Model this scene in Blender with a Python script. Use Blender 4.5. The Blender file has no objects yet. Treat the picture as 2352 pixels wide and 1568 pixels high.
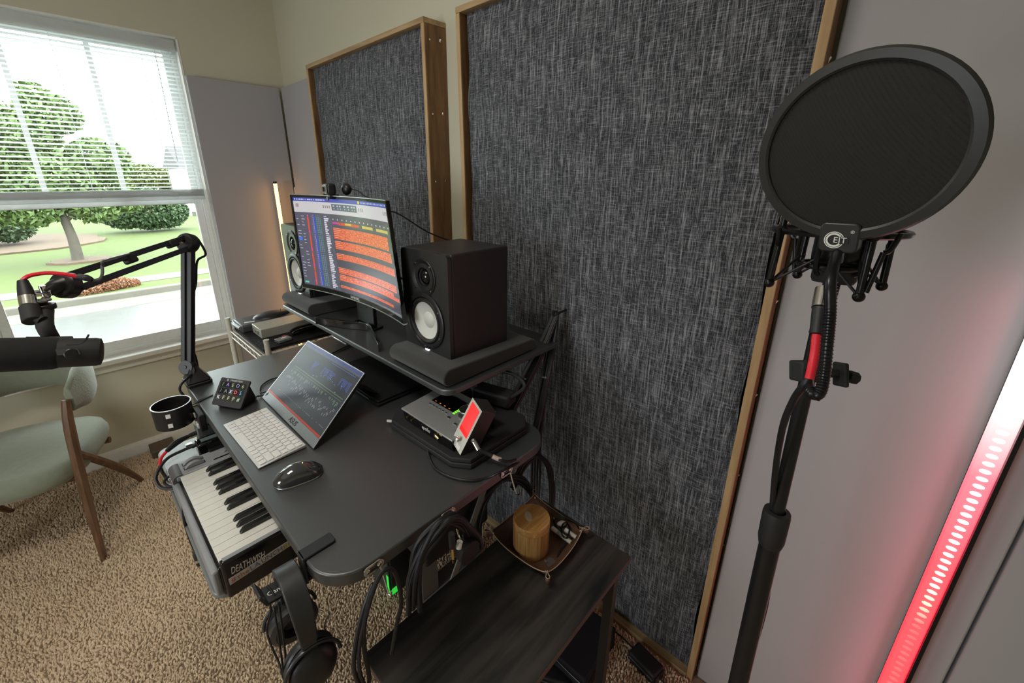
import bpy, math, random
import numpy as np
from mathutils import Vector, Matrix, Euler
random.seed(7); RNG = np.random.default_rng(7)
sc = bpy.context.scene
COL = sc.collection
V = Vector
# ------------------------------------------------------------------ camera, sky, lights, exposure
CAMP = V((0, 0, 1.62))
RR, RU, RF = V((0.69364, -0.72032, 0.00175)), V((0.22293, 0.21698, 0.95038)), V((0.68496, 0.65883, -0.31109))
cam = bpy.data.objects.new('camera', bpy.data.cameras.new('camera'))
cam.matrix_world = Matrix(((RR.x, RU.x, -RF.x, 0), (RR.y, RU.y, -RF.y, 0), (RR.z, RU.z, -RF.z, 1.62), (0, 0, 0, 1)))
cam.data.sensor_width = 36; cam.data.lens = 952.68 / 2352 * 36
cam.data.shift_x = 0.01522; cam.data.shift_y = -0.02834
cam.data.clip_start = 0.02; cam.data.clip_end = 300
COL.objects.link(cam); sc.camera = cam
w = bpy.data.worlds.new('sky'); sc.world = w; w.use_nodes = True
bg = w.node_tree.nodes['Background']; bg.inputs[0].default_value = (0.93, 0.97, 1.0, 1); bg.inputs[1].default_value = 10.5
def area(name, loc, rot, sx, sy, power, col=(1, 1, 1), portal=False):
    l = bpy.data.lights.new(name, 'AREA'); l.shape = 'RECTANGLE'; l.size = sx; l.size_y = sy; l.energy = power; l.color = col
    if portal: l.cycles.is_portal = True
    o = bpy.data.objects.new(name, l); o.location = loc; o.rotation_euler = rot; COL.objects.link(o); return o
R_ = math.radians
area('window_portal', (0.165, 3.21, 1.48), (R_(-90), 0, 0), 0.98, 1.68, 1, portal=True)      # faces -y
area('added_side_window_portal', (-2.27, 0.85, 1.45), (0, R_(-90), 0), 1.1, 0.95, 1, portal=True)  # faces +x, guides sky light through the added side window
cl = area('ceiling_fill_light', (-0.35, 0.9, 2.66), (0, 0, 0), 0.5, 0.5, 13, (1.0, 0.93, 0.80))  # added fill light for the dim interior, no such lamp in view
sc.view_settings.view_transform = 'Standard'; sc.view_settings.look = 'None'
sc.view_settings.exposure = 0.2; sc.view_settings.gamma = 1; sc.view_settings.use_curve_mapping = False
cy = sc.cycles
cy.max_bounces = 7; cy.diffuse_bounces = 4; cy.glossy_bounces = 3; cy.transmission_bounces = 5; cy.transparent_max_bounces = 12
cy.caustics_reflective = False; cy.caustics_refractive = False; cy.sample_clamp_indirect = 6

# ------------------------------------------------------------------ helpers
def mat(name, col, rough=0.5, metal=0.0, spec=0.5, nscale=60, namp=0.08, bump=0.0, bscale=400, emis=None, estr=0, coat=0, trans=0, sheen=0):
    m = bpy.data.materials.new(name); m.use_nodes = True; nt = m.node_tree; b = nt.nodes['Principled BSDF']
    b.inputs['Roughness'].default_value = rough; b.inputs['Metallic'].default_value = metal
    b.inputs['Specular IOR Level'].default_value = spec
    b.inputs['Coat Weight'].default_value = coat; b.inputs['Transmission Weight'].default_value = trans
    b.inputs['Sheen Weight'].default_value = sheen
    tc = nt.nodes.new('ShaderNodeTexCoord'); nz = nt.nodes.new('ShaderNodeTexNoise'); nz.inputs['Scale'].default_value = nscale
    nt.links.new(tc.outputs['Object'], nz.inputs['Vector'])
    mx = nt.nodes.new('ShaderNodeMix'); mx.data_type = 'RGBA'
    c = list(col)[:3]
    mx.inputs[6].default_value = (*[x * (1 - namp) for x in c], 1); mx.inputs[7].default_value = (*[min(1, x * (1 + namp)) for x in c], 1)
    nt.links.new(nz.outputs['Fac'], mx.inputs[0]); nt.links.new(mx.outputs[2], b.inputs['Base Color'])
    if bump:
        n2 = nt.nodes.new('ShaderNodeTexNoise'); n2.inputs['Scale'].default_value = bscale; n2.inputs['Detail'].default_value = 3
        nt.links.new(tc.outputs['Object'], n2.inputs['Vector'])
        bp = nt.nodes.new('ShaderNodeBump'); bp.inputs['Strength'].default_value = bump; bp.inputs['Distance'].default_value = 0.3 / bscale
        nt.links.new(n2.outputs['Fac'], bp.inputs['Height']); nt.links.new(bp.outputs[0], b.inputs['Normal'])
    if emis:
        b.inputs['Emission Color'].default_value = (*emis, 1); b.inputs['Emission Strength'].default_value = estr
    return m
def wood(name, c1, c2, scale=6, axis=2, rough=0.55, stretch=12, coat=0):
    m = bpy.data.materials.new(name); m.use_nodes = True; nt = m.node_tree; b = nt.nodes['Principled BSDF']
    tc = nt.nodes.new('ShaderNodeTexCoord'); mp = nt.nodes.new('ShaderNodeMapping')
    s = [scale * stretch] * 3; s[axis] = scale; mp.inputs['Scale'].default_value = s
    nt.links.new(tc.outputs['Object'], mp.inputs['Vector'])
    n1 = nt.nodes.new('ShaderNodeTexNoise'); n1.inputs['Scale'].default_value = 1; n1.inputs['Detail'].default_value = 6; n1.inputs['Distortion'].default_value = 0.6
    nt.links.new(mp.outputs[0], n1.inputs['Vector'])
    r = nt.nodes.new('ShaderNodeValToRGB'); r.color_ramp.elements[0].position = 0.32; r.color_ramp.elements[1].position = 0.68
    r.color_ramp.elements[0].color = (*c1, 1); r.color_ramp.elements[1].color = (*c2, 1)
    nt.links.new(n1.outputs['Fac'], r.inputs[0]); nt.links.new(r.outputs[0], b.inputs['Base Color'])
    bp = nt.nodes.new('ShaderNodeBump'); bp.inputs['Strength'].default_value = 0.25; bp.inputs['Distance'].default_value = 0.002
    nt.links.new(n1.outputs['Fac'], bp.inputs['Height']); nt.links.new(bp.outputs[0], b.inputs['Normal'])
    b.inputs['Roughness'].default_value = rough; b.inputs['Coat Weight'].default_value = coat
    return m
def vcol_mat(name, emit=True, strength=1.0, rough=0.25, dark=(0.01, 0.01, 0.012)):
    m = bpy.data.materials.new(name); m.use_nodes = True; nt = m.node_tree; b = nt.nodes['Principled BSDF']
    a = nt.nodes.new('ShaderNodeVertexColor'); a.layer_name = 'Col'
    if emit:
        b.inputs['Base Color'].default_value = (*dark, 1); nt.links.new(a.outputs[0], b.inputs['Emission Color']); b.inputs['Emission Strength'].default_value = strength
    else: nt.links.new(a.outputs[0], b.inputs['Base Color'])
    b.inputs['Roughness'].default_value = rough
    return m
class MB:
    def __init__(s): s.v = []; s.f = []; s.mi = []; s.cur = 0
    def add(s, vs, fs):
        n = len(s.v); s.v += [tuple(p) for p in vs]; s.f += [tuple(i + n for i in f) for f in fs]; s.mi += [s.cur] * len(fs); return s
    def box(s, c, d, M=None):
        vs = [V((x * d[0] / 2, y * d[1] / 2, z * d[2] / 2)) for x in (-1, 1) for y in (-1, 1) for z in (-1, 1)]
        if M is not None: vs = [M @ p for p in vs]
        c = V(c); return s.add([p + c for p in vs], [(0, 1, 3, 2), (4, 6, 7, 5), (0, 4, 5, 1), (2, 3, 7, 6), (0, 2, 6, 4), (1, 5, 7, 3)])
    def bb(s, x0, x1, y0, y1, z0, z1): return s.box(((x0 + x1) / 2, (y0 + y1) / 2, (z0 + z1) / 2), (x1 - x0, y1 - y0, z1 - z0))
    def cyl(s, p0, p1, r0, r1=None, n=16, cap=True):
        p0, p1 = V(p0), V(p1); r1 = r0 if r1 is None else r1
        d = (p1 - p0).normalized(); u = d.orthogonal().normalized(); w_ = d.cross(u)
        vs = []
        for p, r in ((p0, r0), (p1, r1)):
            for i in range(n):
                a = 2 * math.pi * i / n; vs.append(p + (u * math.cos(a) + w_ * math.sin(a)) * r)
        fs = [(i, (i + 1) % n, n + (i + 1) % n, n + i) for i in range(n)]
        if cap: fs += [tuple(range(n - 1, -1, -1)), tuple(range(n, 2 * n))]
        return s.add(vs, fs)
    def lathe(s, prof, o=(0, 0, 0), ax=(0, 0, 1), n=32, sq=None):
        o = V(o); d = V(ax).normalized(); u = d.orthogonal().normalized(); w_ = d.cross(u); vs = []
        for r, z in prof:
            for i in range(n):
                a = 2 * math.pi * i / n; vs.append(o + d * z + (u * math.cos(a) + w_ * math.sin(a)) * max(r, 1e-5))
        fs = []
        for k in range(len(prof) - 1):
            for i in range(n):
                fs.append((k * n + i, k * n + (i + 1) % n, (k + 1) * n + (i + 1) % n, (k + 1) * n + i))
        return s.add(vs, fs)
    def tube(s, pts, r, n=8, sub=6, cap=True, closed=False):
        P = spline(pts, sub, closed) if sub else [V(p) for p in pts]
        rs = r if isinstance(r, (list, tuple)) else None
        m = len(P); vs = []; up = None
        for i, p in enumerate(P):
            a = P[(i - 1) % m] if (i > 0 or closed) else P[i]; b = P[(i + 1) % m] if (i < m - 1 or closed) else P[i]
            t = (b - a).normalized()
            if t.length < 1e-6: t = V((0, 0, 1))
            if up is None: up = t.orthogonal().normalized()
            up = (up - t * up.dot(t)); up = up.normalized() if up.length > 1e-6 else t.orthogonal().normalized()
            w_ = t.cross(up)
            if rs:
                q = i / (m - 1) * (len(rs) - 1); k = min(int(q), len(rs) - 2); rad = rs[k] + (rs[k + 1] - rs[k]) * (q - k)
            else: rad = r
            for j in range(n):
                g = 2 * math.pi * j / n; vs.append(p + (up * math.cos(g) + w_ * math.sin(g)) * rad)
        fs = []
        for i in range(m if closed else m - 1):
            i2 = (i + 1) % m
            for j in range(n): fs.append((i * n + j, i * n + (j + 1) % n, i2 * n + (j + 1) % n, i2 * n + j))
        if cap and not closed: fs += [tuple(range(n - 1, -1, -1)), tuple(range((m - 1) * n, m * n))]
        return s.add(vs, fs)
    def prism(s, poly, z0, z1, M=None):
        n = len(poly); vs = [V((x, y, z0)) for x, y in poly] + [V((x, y, z1)) for x, y in poly]
        if M is not None: vs = [M @ p for p in vs]
        return s.add(vs, [tuple(range(n - 1, -1, -1)), tuple(range(n, 2 * n))] + [(i, (i + 1) % n, n + (i + 1) % n, n + i) for i in range(n)])
    def ball(s, c, r, n=12, m=8, sc3=(1, 1, 1), M=None):
        c = V(c); vs = []; fs = []
        for k in range(m + 1):
            ph = math.pi * k / m
            for i in range(n):
                a = 2 * math.pi * i / n
                p = V((math.sin(ph) * math.cos(a) * r * sc3[0], math.sin(ph) * math.sin(a) * r * sc3[1], math.cos(ph) * r * sc3[2]))
                vs.append(c + (M @ p if M is not None else p))
        for k in range(m):
            for i in range(n): fs.append((k * n + i, k * n + (i + 1) % n, (k + 1) * n + (i + 1) % n, (k + 1) * n + i))
        return s.add(vs, fs)
    def mesh(s, name, ms, smooth=True, ang=40):
        me = bpy.data.meshes.new(name); me.from_pydata(s.v, [], s.f); me.update()
        if not isinstance(ms, (list, tuple)): ms = [ms]
        for m in ms: me.materials.append(m)
        if len(ms) > 1: me.polygons.foreach_set('material_index', s.mi)
        if smooth:
            me.shade_smooth(); me.set_sharp_from_angle(angle=R_(ang))
        return me
def spline(pts, sub, closed=False):
    P = [V(p) for p in pts]; n = len(P); out = []
    if n < 3 and not closed: 
        return P
    rng = range(n) if closed else range(n - 1)
    for i in rng:
        if closed: a, b, c, d = P[(i - 1) % n], P[i], P[(i + 1) % n], P[(i + 2) % n]
        else: a, b, c, d = P[max(i - 1, 0)], P[i], P[i + 1], P[min(i + 2, n - 1)]
        for k in range(sub):
            t = k / sub; out.append(0.5 * ((2 * b) + (c - a) * t + (2 * a - 5 * b + 4 * c - d) * t * t + (3 * b - a - 3 * c + d) * t ** 3))
    if not closed: out.append(P[-1])
    return out
ROOT = {}
def wm(o):
    M = Matrix.Identity(4)
    while o is not None:
        M = Matrix.LocRotScale(o.location, o.rotation_euler, None) @ M; o = o.parent
    return M
def thing(name, label, cat, loc=(0, 0, 0), rotz=0, group=None):
    o = bpy.data.objects.new(name, None); o.empty_display_size = 0.05; COL.objects.link(o)
    o.location = loc; o.rotation_euler = (0, 0, rotz); o['label'] = label; o['category'] = cat
    if group: o['group'] = group
    return o
def part(name, mb, m, parent=None, bev=0, seg=2, smooth=True, ang=40, local=False, label=None, loc=None, sol=0, sub=0):
    """one mesh object; mb is authored in world space unless local"""
    me = mb.mesh(name, m, smooth, ang) if isinstance(mb, MB) else mb
    o = bpy.data.objects.new(name, me); COL.objects.link(o)
    if parent is not None:
        o.parent = parent
        if not local and isinstance(mb, MB): me.transform(wm(parent).inverted())
    if loc is not None: o.location = loc
    if sol: md = o.modifiers.new('s', 'SOLIDIFY'); md.thickness = sol; md.offset = 0
    if sub: md = o.modifiers.new('u', 'SUBSURF'); md.levels = sub; md.render_levels = sub
    if bev:
        md = o.modifiers.new('b', 'BEVEL'); md.width = bev; md.segments = seg; md.limit_method = 'ANGLE'; md.angle_limit = R_(35); md.harden_normals = False
    if label: o['label'] = label
    return o
def tag(o, label, cat, group=None, kind=None):
    o['label'] = label; o['category'] = cat
    if group: o['group'] = group
    if kind: o['kind'] = kind
    return o
def pieces(name, mbs, m, parent, **k):
    for q in mbs: part(name, q, m, parent, **k)
def struct(name, mb, m, parent=None, bev=0, label=None, **k):
    o = part(name, mb, m, parent, bev, **k)
    if parent is None: o['kind'] = 'structure'
    if label: o['label'] = label
    return o
def ray(px, py):
    return RR * ((px - 1140.19) / 952.68) - RU * ((py - 717.34) / 952.68) + RF
def on(px, py, ax, val):
    d = ray(px, py); i = 'XYZ'.index(ax); return CAMP + d * ((val - CAMP[i]) / d[i])
def rrect(x0, x1, y0, y1, r, n=5):
    out = []
    for cx, cy_, a0 in ((x1 - r, y1 - r, 0), (x0 + r, y1 - r, 90), (x0 + r, y0 + r, 180), (x1 - r, y0 + r, 270)):
        for i in range(n + 1):
            a = R_(a0 + 90 * i / n); out.append((cx + r * math.cos(a), cy_ + r * math.sin(a)))
    return out
def frame_M(o, ex, ey):
    """matrix with local x along ex, y along ey, z = ex x ey, origin o"""
    ex = V(ex).normalized(); ez = ex.cross(V(ey)).normalized(); ey = ez.cross(ex)
    M = Matrix.Identity(4)
    for i in range(3): M[i][0] = ex[i]; M[i][1] = ey[i]; M[i][2] = ez[i]; M[i][3] = o[i]
    return M
def text(name, s, size, M, m, parent, ext=0.0002, shear=0, sx=1.0, spacing=1.0, align='CENTER', fit=None):
    cu = bpy.data.curves.new(name, 'FONT'); cu.body = s; cu.size = size; cu.extrude = ext; cu.align_x = align; cu.align_y = 'CENTER'; cu.shear = shear; cu.space_character = spacing; cu.resolution_u = 3
    o = bpy.data.objects.new(name, cu); COL.objects.link(o)
    bpy.context.view_layer.update()
    me = bpy.data.meshes.new_from_object(o.evaluated_get(bpy.context.evaluated_depsgraph_get())); bpy.data.objects.remove(o)
    me.name = name
    if fit:
        xs_ = [v.co.x for v in me.vertices]; ys_ = [v.co.y for v in me.vertices]; cx_, cy2 = (max(xs_) + min(xs_)) / 2, (max(ys_) + min(ys_)) / 2
        me.transform(Matrix.Diagonal((fit[0] / (max(xs_) - min(xs_)), fit[1] / (max(ys_) - min(ys_)), 1, 1)) @ Matrix.Translation((-cx_, -cy2, 0)))
    else: me.transform(Matrix.Diagonal((sx, 1, 1, 1)))
    me.transform(M); me.transform(wm(parent).inverted())
    me.materials.clear(); me.materials.append(m)
    q = bpy.data.objects.new(name, me); COL.objects.link(q); q.parent = parent; return q
def painted(name, img, fn, m, parent):
    """grid of faces coloured from img (h,w,3 linear), vertex position fn(u,v) world"""
    h, w_ = img.shape[:2]; vs = [fn(i / w_, 1 - j / h) for j in range(h + 1) for i in range(w_ + 1)]
    Mi = wm(parent).inverted(); vs = [Mi @ V(p) for p in vs]
    fs = [(j * (w_ + 1) + i, (j + 1) * (w_ + 1) + i, (j + 1) * (w_ + 1) + i + 1, j * (w_ + 1) + i + 1) for j in range(h) for i in range(w_)]
    me = bpy.data.meshes.new(name); me.from_pydata(vs, [], fs); me.shade_smooth()
    ca = me.color_attributes.new('Col', 'FLOAT_COLOR', 'CORNER')
    c = np.ones((h * w_, 4, 4), dtype=np.float32); c[:, :, :3] = img.reshape(-1, 1, 3); ca.data.foreach_set('color', c.ravel())
    me.materials.append(m); o = bpy.data.objects.new(name, me); COL.objects.link(o); o.parent = parent; return o
def lin(r, g, b): return tuple((x / 255 / 12.92 if x / 255 <= .04045 else ((x / 255 + .055) / 1.055) ** 2.4) for x in (r, g, b))
def leafmesh(name, pts, nrm_j, size, m, parent=None, flat=0.0):
    """thousands of small folded leaves at pts"""
    n = len(pts); P = np.asarray(pts, dtype=np.float64)
    a = RNG.normal(size=(n, 3)); a /= np.linalg.norm(a, axis=1)[:, None]
    b = RNG.normal(size=(n, 3)); b -= (b * a).sum(1)[:, None] * a; b /= np.linalg.norm(b, axis=1)[:, None]
    s = size * (0.6 + 0.8 * RNG.random((n, 1)))
    q = np.stack([P - a * s, P + b * s * .45, P + a * s, P - b * s * .45], 1).reshape(-1, 3)
    if parent is not None: q = q - np.array(parent.location)
    me = bpy.data.meshes.new(name); me.vertices.add(4 * n); me.vertices.foreach_set('co', q.ravel())
    me.loops.add(4 * n); me.loops.foreach_set('vertex_index', np.arange(4 * n, dtype=np.int32))
    me.polygons.add(n); me.polygons.foreach_set('loop_start', np.arange(0, 4 * n, 4, dtype=np.int32)); me.update(calc_edges=True)
    me.materials.append(m); o = bpy.data.objects.new(name, me); COL.objects.link(o); o.parent = parent; return o

# ------------------------------------------------------------------ shared materials
M_black = mat('black_plastic', (0.012, 0.012, 0.014), 0.38)
M_blackm = mat('black_matte', (0.014, 0.014, 0.015), 0.7)
M_gloss = mat('gloss_black', (0.006, 0.006, 0.007), 0.08)
M_rub = mat('black_rubber', (0.010, 0.010, 0.012), 0.55)
M_cable = mat('black_cable', (0.008, 0.008, 0.011), 0.5)
M_blkmet = mat('black_metal', (0.015, 0.015, 0.017), 0.3, 0.4)
M_chrome = mat('chrome', (0.75, 0.74, 0.70), 0.18, 1.0)
M_alu = mat('brushed_aluminium', (0.55, 0.56, 0.57), 0.32, 1.0)
M_white = mat('white_paint', (0.80, 0.82, 0.80), 0.4)
M_whitep = mat('white_plastic', (0.75, 0.75, 0.73), 0.35)
M_red = mat('red_heatshrink', (0.75, 0.02, 0.04), 0.4)
M_print = mat('white_print', (0.8, 0.8, 0.78), 0.6)
M_foam = mat('dark_foam', (0.022, 0.022, 0.023), 0.95, bump=0.8, bscale=900, sheen=0.3)
M_green = mat('dark_text_green', (0.02, 0.5, 0.03), 0.5)
# ------------------------------------------------------------------ the room
YW, XW, XL, YF, HC = 3.063, 1.205, -2.25, -1.6, 2.75
M_wall = mat('cream_wall_paint', (0.63, 0.61, 0.48), 0.85, nscale=3, namp=0.02, bump=0.12, bscale=260)
M_ceil = mat('ceiling_paint', (0.80, 0.79, 0.74), 0.9, bump=0.2, bscale=180)
M_trim = mat('white_trim_paint', (0.86, 0.86, 0.82), 0.35)
M_vinyl = mat('white_vinyl', (0.93, 0.96, 0.95), 0.3)
WX0, WX1, WZ0, WZ1 = -0.345, 0.667, 0.635, 2.33      # window opening
T = 0.16
b = MB(); b.bb(XL - T, WX0, YW, YW + T, 0, HC); b.bb(WX1, XW + T, YW, YW + T, 0, HC); b.bb(WX0, WX1, YW, YW + T, 0, WZ0); b.bb(WX0, WX1, YW, YW + T, WZ1, HC)
struct('wall_window', b, M_wall, smooth=False)
struct('wall_right', MB().bb(XW, XW + T, YF - T, YW, 0, HC), M_wall, smooth=False)
b = MB(); SY0, SY1 = 0.4, 1.3
b.bb(XL - T, XL, YF, SY0, 0, HC); b.bb(XL - T, XL, SY1, YW, 0, HC); b.bb(XL - T, XL, SY0, SY1, 0, 0.95); b.bb(XL - T, XL, SY0, SY1, 2.0, HC)  # left wall with an opening for the added side window
struct('wall_left', b, M_wall, smooth=False)
struct('wall_front', MB().bb(XL - T, XW, YF - T, YF, 0, HC), M_wall, smooth=False)
struct('ceiling', MB().bb(XL - T, XW + T, YF - T, YW + T, HC, HC + .1), M_ceil, smooth=False)
# carpet
M_carp = mat('beige_carpet_backing', (0.30, 0.23, 0.165), 0.95, nscale=90, namp=0.35, bump=0.8, bscale=160)
struct('floor', MB().bb(XL - T, XW + T, YF - T, YW + T, -0.1, 0), M_carp, smooth=False)
def carpet():
    s = 0.0078
    xs = np.arange(XL + .02, 1.125, s); ys = np.arange(YF + .02, YW - 0.02, s)
    X, Y = np.meshgrid(xs, ys); X = X.ravel() + RNG.uniform(-.0038, .0038, X.size); Y = Y.ravel() + RNG.uniform(-.0038, .0038, Y.size)
    n = len(X)
    th = (np.sin(X * 23 + np.sin(Y * 17) * 2) + np.cos(Y * 31 + np.sin(X * 13) * 2)) * 1.3 + RNG.uniform(-1.1, 1.1, n)
    h = RNG.uniform(.007, .019, n); lean = RNG.uniform(.002, .010, n); dx, dy = np.cos(th), np.sin(th); wd = RNG.uniform(.0030, .0054, n)
    A = np.stack([X - dy * wd, Y + dx * wd, np.zeros(n)], 1); B = np.stack([X + dy * wd, Y - dx * wd, np.zeros(n)], 1)
    Cc = np.stack([X + dx * wd * 1.2, Y + dy * wd * 1.2, np.zeros(n)], 1); D = np.stack([X + dx * lean, Y + dy * lean, h], 1)
    E_ = np.stack([X - dx * wd * .8 + dx * lean * .4, Y - dy * wd * .8 + dy * lean * .4, h * .7], 1)
    q = np.stack([A, B, Cc, D, E_], 1).reshape(-1, 3)
    base = np.arange(n)[:, None] * 5
    tri = np.concatenate([base + np.array([t]) for t in ((1, 2, 3), (2, 0, 3), (0, 4, 3), (4, 1, 3), (0, 1, 4))], 1).reshape(-1)
    me = bpy.data.meshes.new('carpet_pile'); me.vertices.add(5 * n); me.vertices.foreach_set('co', q.ravel())
    me.loops.add(len(tri)); me.loops.foreach_set('vertex_index', tri.astype(np.int32)); nf = len(tri) // 3
    me.polygons.add(nf); me.polygons.foreach_set('loop_start', np.arange(0, nf * 3, 3, dtype=np.int32)); me.update(calc_edges=True)
    m = mat('beige_carpet_yarn', (0.72, 0.565, 0.40), 0.95, nscale=60, namp=0.20); me.materials.append(m)
    o = bpy.data.objects.new('carpet_pile', me); COL.objects.link(o)
    tag(o, 'beige shaggy cut-pile carpet covering the room floor', 'carpet', kind='stuff')
carpet()
# baseboards
def baseboard(name, p0, p1, nrm):
    p0, p1, nrm = V(p0), V(p1), V(nrm); L = (p1 - p0).length; ex = (p1 - p0).normalized()
    prof = [(0, 0), (.014, 0), (.014, .062), (.010, .072), (.006, .079), (.004, .086), (0, .086)]
    vs = []; n = len(prof)
    for p in (p0, p1): vs += [p + nrm * a + V((0, 0, z)) for a, z in prof]
    m = MB().add(vs, [tuple(range(n)), tuple(range(2 * n - 1, n - 1, -1))] + [(i, n + i, n + (i + 1) % n, (i + 1) % n) for i in range(n)])
    struct(name, m, M_trim)
baseboard('baseboard_window', (XL, YW, 0), (XW, YW, 0), (0, -1, 0))
baseboard('baseboard_right', (XW, YF, 0), (XW, YW - .015, 0), (-1, 0, 0))
baseboard('baseboard_left', (XL, YF, 0), (XL, YW - .015, 0), (1, 0, 0))
baseboard('baseboard_front', (XL + .015, YF, 0), (XW - .015, YF, 0), (0, 1, 0))
# window: frame, sashes, panes, sill
M_glass = bpy.data.materials.new('window_glass'); M_glass.use_nodes = True
nt = M_glass.node_tree; nt.nodes.clear(); o_ = nt.nodes.new('ShaderNodeOutputMaterial'); tr = nt.nodes.new('ShaderNodeBsdfTransparent'); gl = nt.nodes.new('ShaderNodeBsdfGlossy')
fr = nt.nodes.new('ShaderNodeFresnel'); fr.inputs[0].default_value = 1.35; mxx = nt.nodes.new('ShaderNodeMixShader'); gl.inputs['Roughness'].default_value = 0.01
tr.inputs[0].default_value = (0.93, 0.97, 0.95, 1)
nt.links.new(fr.outputs[0], mxx.inputs[0]); nt.links.new(tr.outputs[0], mxx.inputs[1]); nt.links.new(gl.outputs[0], mxx.inputs[2]); nt.links.new(mxx.outputs[0], o_.inputs[0])
def ring(x0, x1, z0, z1, wd, y0, y1, wb=None, wt=None):
    wb = wd if wb is None else wb; wt = wd if wt is None else wt
    m = MB(); m.bb(x0, x0 + wd, y0, y1, z0, z1); m.bb(x1 - wd, x1, y0, y1, z0, z1); m.bb(x0 + wd, x1 - wd, y0, y1, z0, z0 + wb); m.bb(x0 + wd, x1 - wd, y0, y1, z1 - wt, z1); return m
win = struct('window_1', ring(WX0, WX1, WZ0, WZ1, 0.022, YW + .065, YW + .155), M_vinyl, bev=.003)
win['label'] = 'white vinyl single-hung window over the street'
struct('lower_sash', ring(WX0 + .022, WX1 - .022, WZ0 + .02, 1.50, 0.038, YW + .080, YW + .110, wb=.055, wt=.04), M_vinyl, win, bev=.004)
struct('upper_sash', ring(WX0 + .022, WX1 - .022, 1.475, WZ1 - .02, 0.034, YW + .113, YW + .140), M_vinyl, win, bev=.004)
struct('pane', MB().bb(WX0 + .06, WX1 - .06, YW + .093, YW + .097, WZ0 + .075, 1.46), M_glass, win, smooth=False)
struct('pane', MB().bb(WX0 + .056, WX1 - .056, YW + .125, YW + .129, 1.509, WZ1 - .054), M_glass, win, smooth=False)
for gx in (-.010, .300): struct('glazing_bar', MB().bb(gx - .011, gx + .011, YW + .118, YW + .136, 1.50, WZ1 - .05), M_vinyl, win)
struct('window_sill', MB().bb(WX0 - .05, WX1 + .05, YW - .045, YW + .0645, WZ0 - .022, WZ0 + .006), M_trim, win, bev=.004)
struct('sill_apron', MB().bb(WX0 - .035, WX1 + .035, YW - .014, YW - .0002, WZ0 - .070, WZ0 - .0225), M_trim, win, bev=.003)
m = MB(); m.bb(WX0 - .006, WX0 + .004, YW - .002, YW + .064, WZ0, WZ1); m.bb(WX1 - .004, WX1 + .006, YW - .002, YW + .064, WZ0, WZ1); m.bb(WX0, WX1, YW - .002, YW + .064, WZ1 - .004, WZ1 + .006)
struct('jamb_lining', m, M_trim, win)
struct('sash_lock', MB().box((0.30, YW + .075, 1.505), (.06, .02, .014)).cyl((.30, YW + .070, 1.51), (.30, YW + .070, 1.525), .012), M_whitep, win, bev=.002)
# unseen window added in the left wall to fill the room with daylight
w2 = struct('added_side_window', ring(SY0, SY1, .95, 2.0, .05, -.05, .0), M_vinyl); w2.data.transform(Matrix(((0, 1, 0, XL - .05), (1, 0, 0, 0), (0, 0, 1, 0), (0, 0, 0, 1))))
# blinds
bl = thing('window_blind', 'white horizontal mini blind half raised over the street window', 'window blind', (0.145, YW + .025, 2.29))
BX0, BX1 = WX0 + .012, WX1 - .014
M_blind = mat('white_blind_slat', (0.88, 0.89, 0.88), 0.45)
nt = M_blind.node_tree; tl_ = nt.nodes.new('ShaderNodeBsdfTranslucent'); tl_.inputs[0].default_value = (.86, .90, .90, 1); ms2 = nt.nodes.new('ShaderNodeMixShader'); ms2.inputs[0].default_value = .5
nt.links.new(nt.nodes['Principled BSDF'].outputs[0], ms2.inputs[1]); nt.links.new(tl_.outputs[0], ms2.inputs[2]); nt.links.new(ms2.outputs[0], nt.nodes['Material Output'].inputs[0])
part('headrail', MB().bb(BX0, BX1, YW + .004, YW + .042, 2.268, 2.305), M_blind, bl, bev=.003)
part('valance', MB().bb(BX0, BX1, YW - .004, YW + .002, 2.262, 2.318), M_blind, bl, bev=.002)
sl = MB()
for a, b2 in ((-.0125, -.0042), (-.0042, .0042), (.0042, .0125)):
    za, zb = .0022 * (1 - (a / .0125) ** 2), .0022 * (1 - (b2 / .0125) ** 2)
    sl.add([(BX0 - .145, a, za), (BX1 - .145, a, za), (BX1 - .145, b2, zb), (BX0 - .145, b2, zb)], [(0, 1, 2, 3)])
slm = sl.mesh('slat', M_blind)
for i in range(34):
    z = 1.560 + i * .0209
    o = part('slat', slm, None, bl, local=True, loc=(0, 0, z - 2.29)); o.rotation_euler = (R_(-13 + 3 * math.sin(i * 1.7)), R_(.12 * math.sin(i * 2.3)), 0)
m = MB()
for i in range(15): m.bb(BX0, BX1, YW + .011 + .001 * (i % 2), YW + .038, 1.508 + i * .0026, 1.5098 + i * .0026)
o = part('slat_stack', m, M_blind, bl, smooth=False); o['kind'] = 'stuff'
part('bottom_rail', MB().bb(BX0, BX1, YW + .010, YW + .040, 1.488, 1.507), M_blind, bl, bev=.004)
for gx in (-.20, .165, .50):
    m = MB()
    for yy in (YW + .0115, YW + .0385): m.cyl((gx, yy, 1.50), (gx, yy, 2.27), .0007, n=5)
    part('ladder_cord', m, M_blind, bl)
    m = MB()
    for k in range(3): m.tube([(gx - .02 + .01 * k, YW + .008, 1.545), (gx + .012 * k - .02, YW - .004, 1.52), (gx + .015, YW + .0, 1.498 - .004 * k), (gx + .022, YW + .008, 1.54)], .0008, 5)
    part('cord_knot', m, M_blind, bl)
m = MB().cyl((.56, YW + .0, 2.27), (.552, YW - .001, 1.70), .002, n=6)
part('pull_cord', m, M_blind, bl)
part('tilt_hook', MB().box((.545, YW - .001, 2.30), (.03, .012, .012)).cyl((.54, YW - .003, 2.29), (.54, YW - .003, 2.265), .002, n=6), M_blind, bl)

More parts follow.
